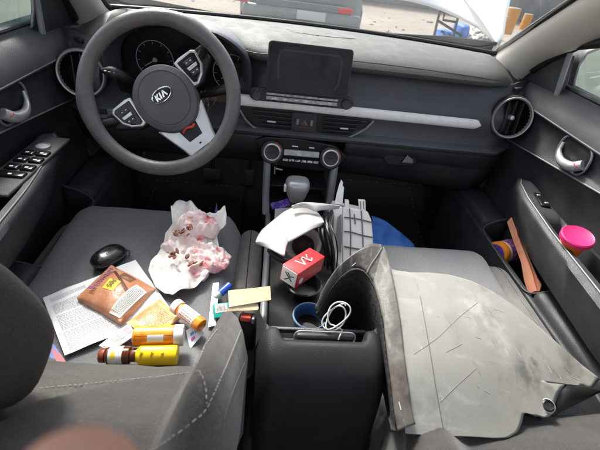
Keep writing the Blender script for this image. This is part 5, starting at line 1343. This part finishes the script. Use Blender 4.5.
q = add(LC(-.040,-.135,-.020), .014, palm); q = add(LC(-.012,-.125,.004), .0115, q); add(LC(.008,-.112,.014), .0095, q)
me.from_pydata([p-CAM for p in vs], es, [])
ob = bpy.data.objects.new('person', me); COL.objects.link(ob); ob.location = CAM; WORLD[ob] = CAM
me.materials.append(SK)
sk = ob.modifiers.new('skin', 'SKIN'); ob.modifiers.new('sub', 'SUBSURF').levels = 2; ob.modifiers['sub'].render_levels = 3
for v_, r in zip(me.skin_vertices[0].data, rad_): v_.radius = (r, r)
me.skin_vertices[0].data[0].use_root = True
sk.use_smooth_shade = True
tag(ob, 'blurred pinkish fingertip of the person holding the camera, at the bottom edge', 'person')

# ================================================================== outside
GZ = -.34
GR = mat('tan gravel', (.25,.218,.185), .95, tint=[(.5,(.30,.268,.235),.4,.65,6),(6,(.16,.14,.12),.55,.70,6),(60,(.38,.35,.31),.58,.75,4)], bump=[('n',9,.6,.05),('n',60,.5,.015)])
bm = NB(); grid(bm, [[V((x,y,GZ)) for x in (-200,-20,0,20,200)] for y in (-200,-20,0,20,200)]); tag(part('ground', bm, GR, None, smooth=False), 'pale tan gravel yard outside the car windows', kind='structure')
# loose stones on the yard
bm = NB(); rnd = random.Random(5)
for k in range(520):
    p = P(rnd.uniform(-40,640), rnd.uniform(-14,58), z=GZ)
    if not 4 < p.y < 16 : continue
    if 4.8 < p.y < 9.8 and p.x < 1.6: continue
    r = rnd.uniform(.015,.07)*(1 if rnd.random() < .93 else 2); t = bmesh.new(); bmesh.ops.create_icosphere(t, subdivisions=1, radius=r)
    for q in t.verts: q.co = V((q.co.x*rnd.uniform(.6,1.4), q.co.y*rnd.uniform(.6,1.4), q.co.z*rnd.uniform(.4,.9))) + p
    merge(bm, t)
tag(part('rubble', bm, mat('pale rubble', (.34,.32,.29), .9, tint=[(2,(.16,.15,.14),.45,.6,2)]), None, smooth=False, loc=(0,9,GZ)), 'pale grey stones scattered over the gravel yard', 'rubble', kind='stuff')
# parked car ahead
pcar = thing('parked_car', 'silver grey car parked ahead, its tail lights seen through the windscreen', 'car', (-.2,6.5,GZ))
yr_ = 5.0; xR = P(363,26,y=yr_).x; xL = xR-1.78; xc = (xL+xR)/2
zt_ = P(345,11,y=yr_).z
CARP = mat('silver grey car paint', (.17,.20,.21), .3, .3, coat=.5, tint=[(3,(.14,.17,.18),.45,.7,4)])
bm = NB(); rows = []
for (y, z0, z1, hw) in ((yr_+.06,.20,.66,.80),(yr_,.24,.74,.86),(yr_+.05,.22,.98,.88),(yr_+.30,.20,1.10,.89),(yr_+.9,.19,1.16,.89),(yr_+2.8,.19,1.08,.89),(yr_+4.2,.22,.86,.84),(yr_+4.35,.30,.70,.74)):
    rows.append([V((xc+sx_*hw, y+.10*(abs(sx_))**4*(1 if y < yr_+1 else -1), GZ+z)) for sx_, z in [(-.94,z0),(-1,z0+.2*(z1-z0)),(-1,z0+.7*(z1-z0)),(-.93,z1-.02),(-.6,z1),(0,z1+.01),(.6,z1),(.93,z1-.02),(1,z0+.7*(z1-z0)),(1,z0+.2*(z1-z0)),(.94,z0)]])
grid(bm, rows, cv=True, capends=True); part('body', bm, CARP, pcar, angle=50)
bm = NB(); rows = []
for (y, z, hw) in ((yr_+.28,1.10,.80),(yr_+.75,1.44,.66),(yr_+2.0,1.48,.66),(yr_+2.9,1.10,.78)): rows.append([V((xc-hw,y,GZ+z)),V((xc-hw*.6,y,GZ+z+.02)),V((xc+hw*.6,y,GZ+z+.02)),V((xc+hw,y,GZ+z)),V((xc+.82,y,GZ+1.05)),V((xc-.82,y,GZ+1.05))])
grid(bm, rows, cv=True, capends=True); part('cabin_glass', bm, mat('dark car glass', (.03,.04,.045), .08), pcar, angle=40)
bm = NB(); rbox(bm, V((xc,yr_-.03,zt_-.20)), (1.66,.16,.34), .06); bp_ = part('bumper', bm, CARP, pcar)
bm = NB(); rbox(bm, V((xc,yr_-.04,zt_+.005)), (1.30,.08,.085), .012); part('tailgate_recess', bm, mat('dark trim', (.11,.14,.16), .4), pcar)
for u in (345, 240):
    c = P(u, 11 if u > 300 else -1, y=yr_-.06); bm = NB(); rbox(bm, V((c.x,yr_-.06,zt_+.005)), (.20,.06,.075), .02); part('tail_light', bm, mat('red lamp lens', (.55,.02,.02), .15, emis=((1,.05,.04),.0)), pcar)
bm = NB(); rbox(bm, V((xc+.12,yr_-.115,zt_-.10)), (.40,.02,.11), .004); part('number_plate', bm, mat('blank plate', (.45,.5,.5), .4), pcar)
for sx_ in (-1,1):
    for yy_ in (yr_+.85, yr_+3.45):
        bm = NB(); lathe(bm, [(.20,-.10),(.31,-.10),(.33,-.07),(.33,.07),(.31,.10),(.20,.10)], V((xc+sx_*.80,yy_,GZ+.33)), V((1,0,0)), 28); wl_ = part('wheel', bm, MT['rubber'], pcar)
        bm = NB(); lathe(bm, [(.0001,.085),(.08,.09),(.20,.105)], V((xc+sx_*.80,yy_,GZ+.33)), V((sx_,0,0)), 24, caps=False); part('rim', bm, MT['silver'], wl_)
# white bonnet bent up beyond the glass
ol = [(330,-52),(352,-20),(372,-6),(395,-1.5),(412,1.5),(428,5.5),(442,10.5),(460,18.5),(480,29.5),(492,39.5),(499,47.5),(503,36),(506,18),(510,0),(518,-30),(522,-60),(420,-70)]
bt = [P(u,v,y=1.10-.012*(v-45)-.0006*(500-u)) for u,v in ol]; cen = sum(bt, V())/len(bt)
rows = []
for r in range(13):
    f = max(.002, r/12); rows.append([cen+(p-cen)*f+V((.0,-.03,.05))*(1-f*f) for p in bt])
bm = NB(); grid(bm, rows, cv=True); tag(part('bonnet', bm, mat('white car paint', (.80,.82,.82), .25, coat=.6), None, loc=tuple(cen), angle=50, thick=.012), 'white bonnet panel bent up outside the windscreen', 'bonnet')
# steel frame cart with blue sacks
def G(u, v): return P(u, v, z=GZ)
g0 = G(447,44); s_ = (g0-CAM).length
ct = thing('sack_cart', 'black steel cart loaded with blue sacks out in the yard', 'cart', g0)
ST = mat('dark steel', (.03,.03,.035), .5, .4)
dpt = (g0-CAM).dot(FW)
def C_(u, v, dd=0): return P(u, v, t=dpt+dd)
for ln in ([(440,10),(434,36)],[(458,17),(452,43)],[(440,10),(458,17)],[(437,20),(462,36)],[(441,31),(459,40)],[(445,12),(443,20),(456,22)],[(434,36),(452,43)]):
    for dd in (0,.8):
        bm = NB(); tube(bm, [C_(u,v,dd) for u,v in ln], .028, 8); part('frame_bar', bm, ST, ct)
BLU = mat('blue woven sack', (.05,.17,.52), .6, tint=[(6,(.16,.32,.66),.5,.7,4)])
for i, (u,v,w_,h_) in enumerate(((443,35.5,5.5,6.5),(460,32,5.5,9))):
    bm = NB(); bmesh.ops.create_icosphere(bm, subdivisions=4, radius=1); c = C_(u,v,.25); k = dpt/FPX
    for q in bm.verts:
        n = q.co.copy(); n = V([math.copysign(abs(x)**.5,x) for x in n])*(.8+.14*crease(n, i*3.1, 1.6)*.6); q.co = c + V((n.x*w_*k, n.y*.35, n.z*h_*k))
    tag(part('sack', bm, BLU, None, loc=tuple(c), angle=180), ['lower blue sack slumped in the frame of the yard cart','taller blue sack standing at the far side of the yard cart'][i], 'sack', 'blue sacks on the cart')
# grey scrap heap, orange drums
def heap(name, label, cat, u, v, w_, h_, m, seed, dd):
    c = C_(u, v, dd); k = (dpt+dd)/FPX; bm = NB(); bmesh.ops.create_icosphere(bm, subdivisions=5, radius=1)
    for q in bm.verts:
        n = q.co.copy(); n = n*(1+.22*crease(n, seed, 2.0)*.5); q.co = c + V((n.x*w_*k, n.y*.5, n.z*h_*k))
    return tag(part(name, bm, m, None, loc=tuple(c), angle=30), label, cat)
heap('scrap_heap', 'low heap of grey scrap metal beside the blue sacks', 'scrap heap', 480, 41, 15, 12, mat('grey scrap', (.20,.20,.20), .5, .3, tint=[(4,(.42,.41,.40),.5,.6,5),(9,(.35,.12,.10),.66,.72,3)]), 3.3, .5)
for i,(u,v,w_,h_) in enumerate(((510,21,6.2,11.5),(526,22,4.2,7))):
    dd = 1.2+i*2.0; k = (dpt+dd)/FPX; c = C_(u,v,dd)
    dr = thing('drum', ['big orange steel drum standing right of the white bonnet','smaller orange drum farther off by the windscreen pillar'][i], 'drum', c-V((0,0,h_*k)), 'orange drums in the yard')
    bm = NB(); H = h_*k; lathe(bm, [(.94,-H),(1,-H*.97),(1,-.34*H),(1.03,-.32*H),(1,-.30*H),(1,.30*H),(1.03,.32*H),(1,.34*H),(1,.97*H),(.95,H)], c, V((0,0,1)), 32) if False else lathe(bm, [(w_*k*q, H*z) for q, z in ((.94,-1),(1,-.97),(1,-.34),(1.04,-.32),(1,-.30),(1,.30),(1.04,.32),(1,.34),(1,.97),(.95,1))], c, V((0,0,1)), 32)
    part('drum_shell', bm, mat('faded orange paint', (.62,.30,.09), .5, tint=[(5,(.55,.36,.2),.5,.7,4)]), dr)
    bm = NB(); lathe(bm, [(w_*k*.93,H*1.0),(w_*k*.93,H*1.02),(.0001,H*1.02)], c, V((0,0,1)), 32, caps=False); part('drum_lid', bm, mat('grey drum lid', (.3,.3,.3), .4), dr)
bm = NB(); c0 = P(560,-8,y=13)
pw = thing('yard_wall', 'long grey block wall across the back of the yard', 'wall', (6,16,GZ))
bm = NB(); rbox(bm, V((6,16,GZ+1.0)), (60,.3,2.0), .02); part('wall_face', bm, mat('grey block wall', (.30,.30,.295), .8, tint=[(1.5,(.40,.39,.37),.45,.7,5)]), pw)
bm = NB(); rbox(bm, V((6,16,GZ+2.05)), (60,.4,.10), .02); part('coping', bm, mat('pale coping', (.5,.49,.46), .8), pw)
# ================================================================== camera, light
cd = bpy.data.cameras.new('camera'); co = bpy.data.objects.new('camera', cd); COL.objects.link(co)
m3 = M4((RT, UP, -FW)).transposed()
co.matrix_world = M4.Translation(CAM) @ m3.to_4x4()
cd.sensor_width = 36; cd.lens = FPX/600*36; cd.clip_start = .005; cd.clip_end = 500
cd.dof.use_dof = True; cd.dof.focus_distance = .95; cd.dof.aperture_fstop = 9.5
S.camera = co
w = bpy.data.worlds.new('World'); S.world = w; w.use_nodes = True
N = w.node_tree.nodes; L = w.node_tree.links
sky = N.new('ShaderNodeTexSky'); sky.sky_type = 'NISHITA'; sky.sun_disc = False
SE, SR = R_(48), R_(-25)
sky.sun_elevation = SE; sky.sun_rotation = SR; sky.air_density = 1.0; sky.dust_density = 4; sky.ozone_density = .6
hs_ = N.new('ShaderNodeHueSaturation'); hs_.inputs['Saturation'].default_value = .45
L.new(sky.outputs[0], hs_.inputs['Color']); L.new(hs_.outputs[0], N['Background'].inputs[0]); N['Background'].inputs[1].default_value = .10
sd = bpy.data.lights.new('sun', 'SUN'); so = bpy.data.objects.new('sun', sd); COL.objects.link(so)
sd.energy = 1.5; sd.angle = R_(12); sd.color = (1,.96,.9)
sdir = V((math.sin(SR)*math.cos(SE), math.cos(SR)*math.cos(SE), math.sin(SE)))
so.rotation_euler = sdir.to_track_quat('Z','Y').to_euler()
S.view_settings.view_transform = 'Standard'; S.view_settings.look = 'None'; S.view_settings.gamma = 1
S.view_settings.exposure = 2.3
S.cycles.use_denoising = True
S.cycles.max_bounces = 6; S.cycles.transparent_max_bounces = 12
S.cycles.sample_clamp_indirect = 6
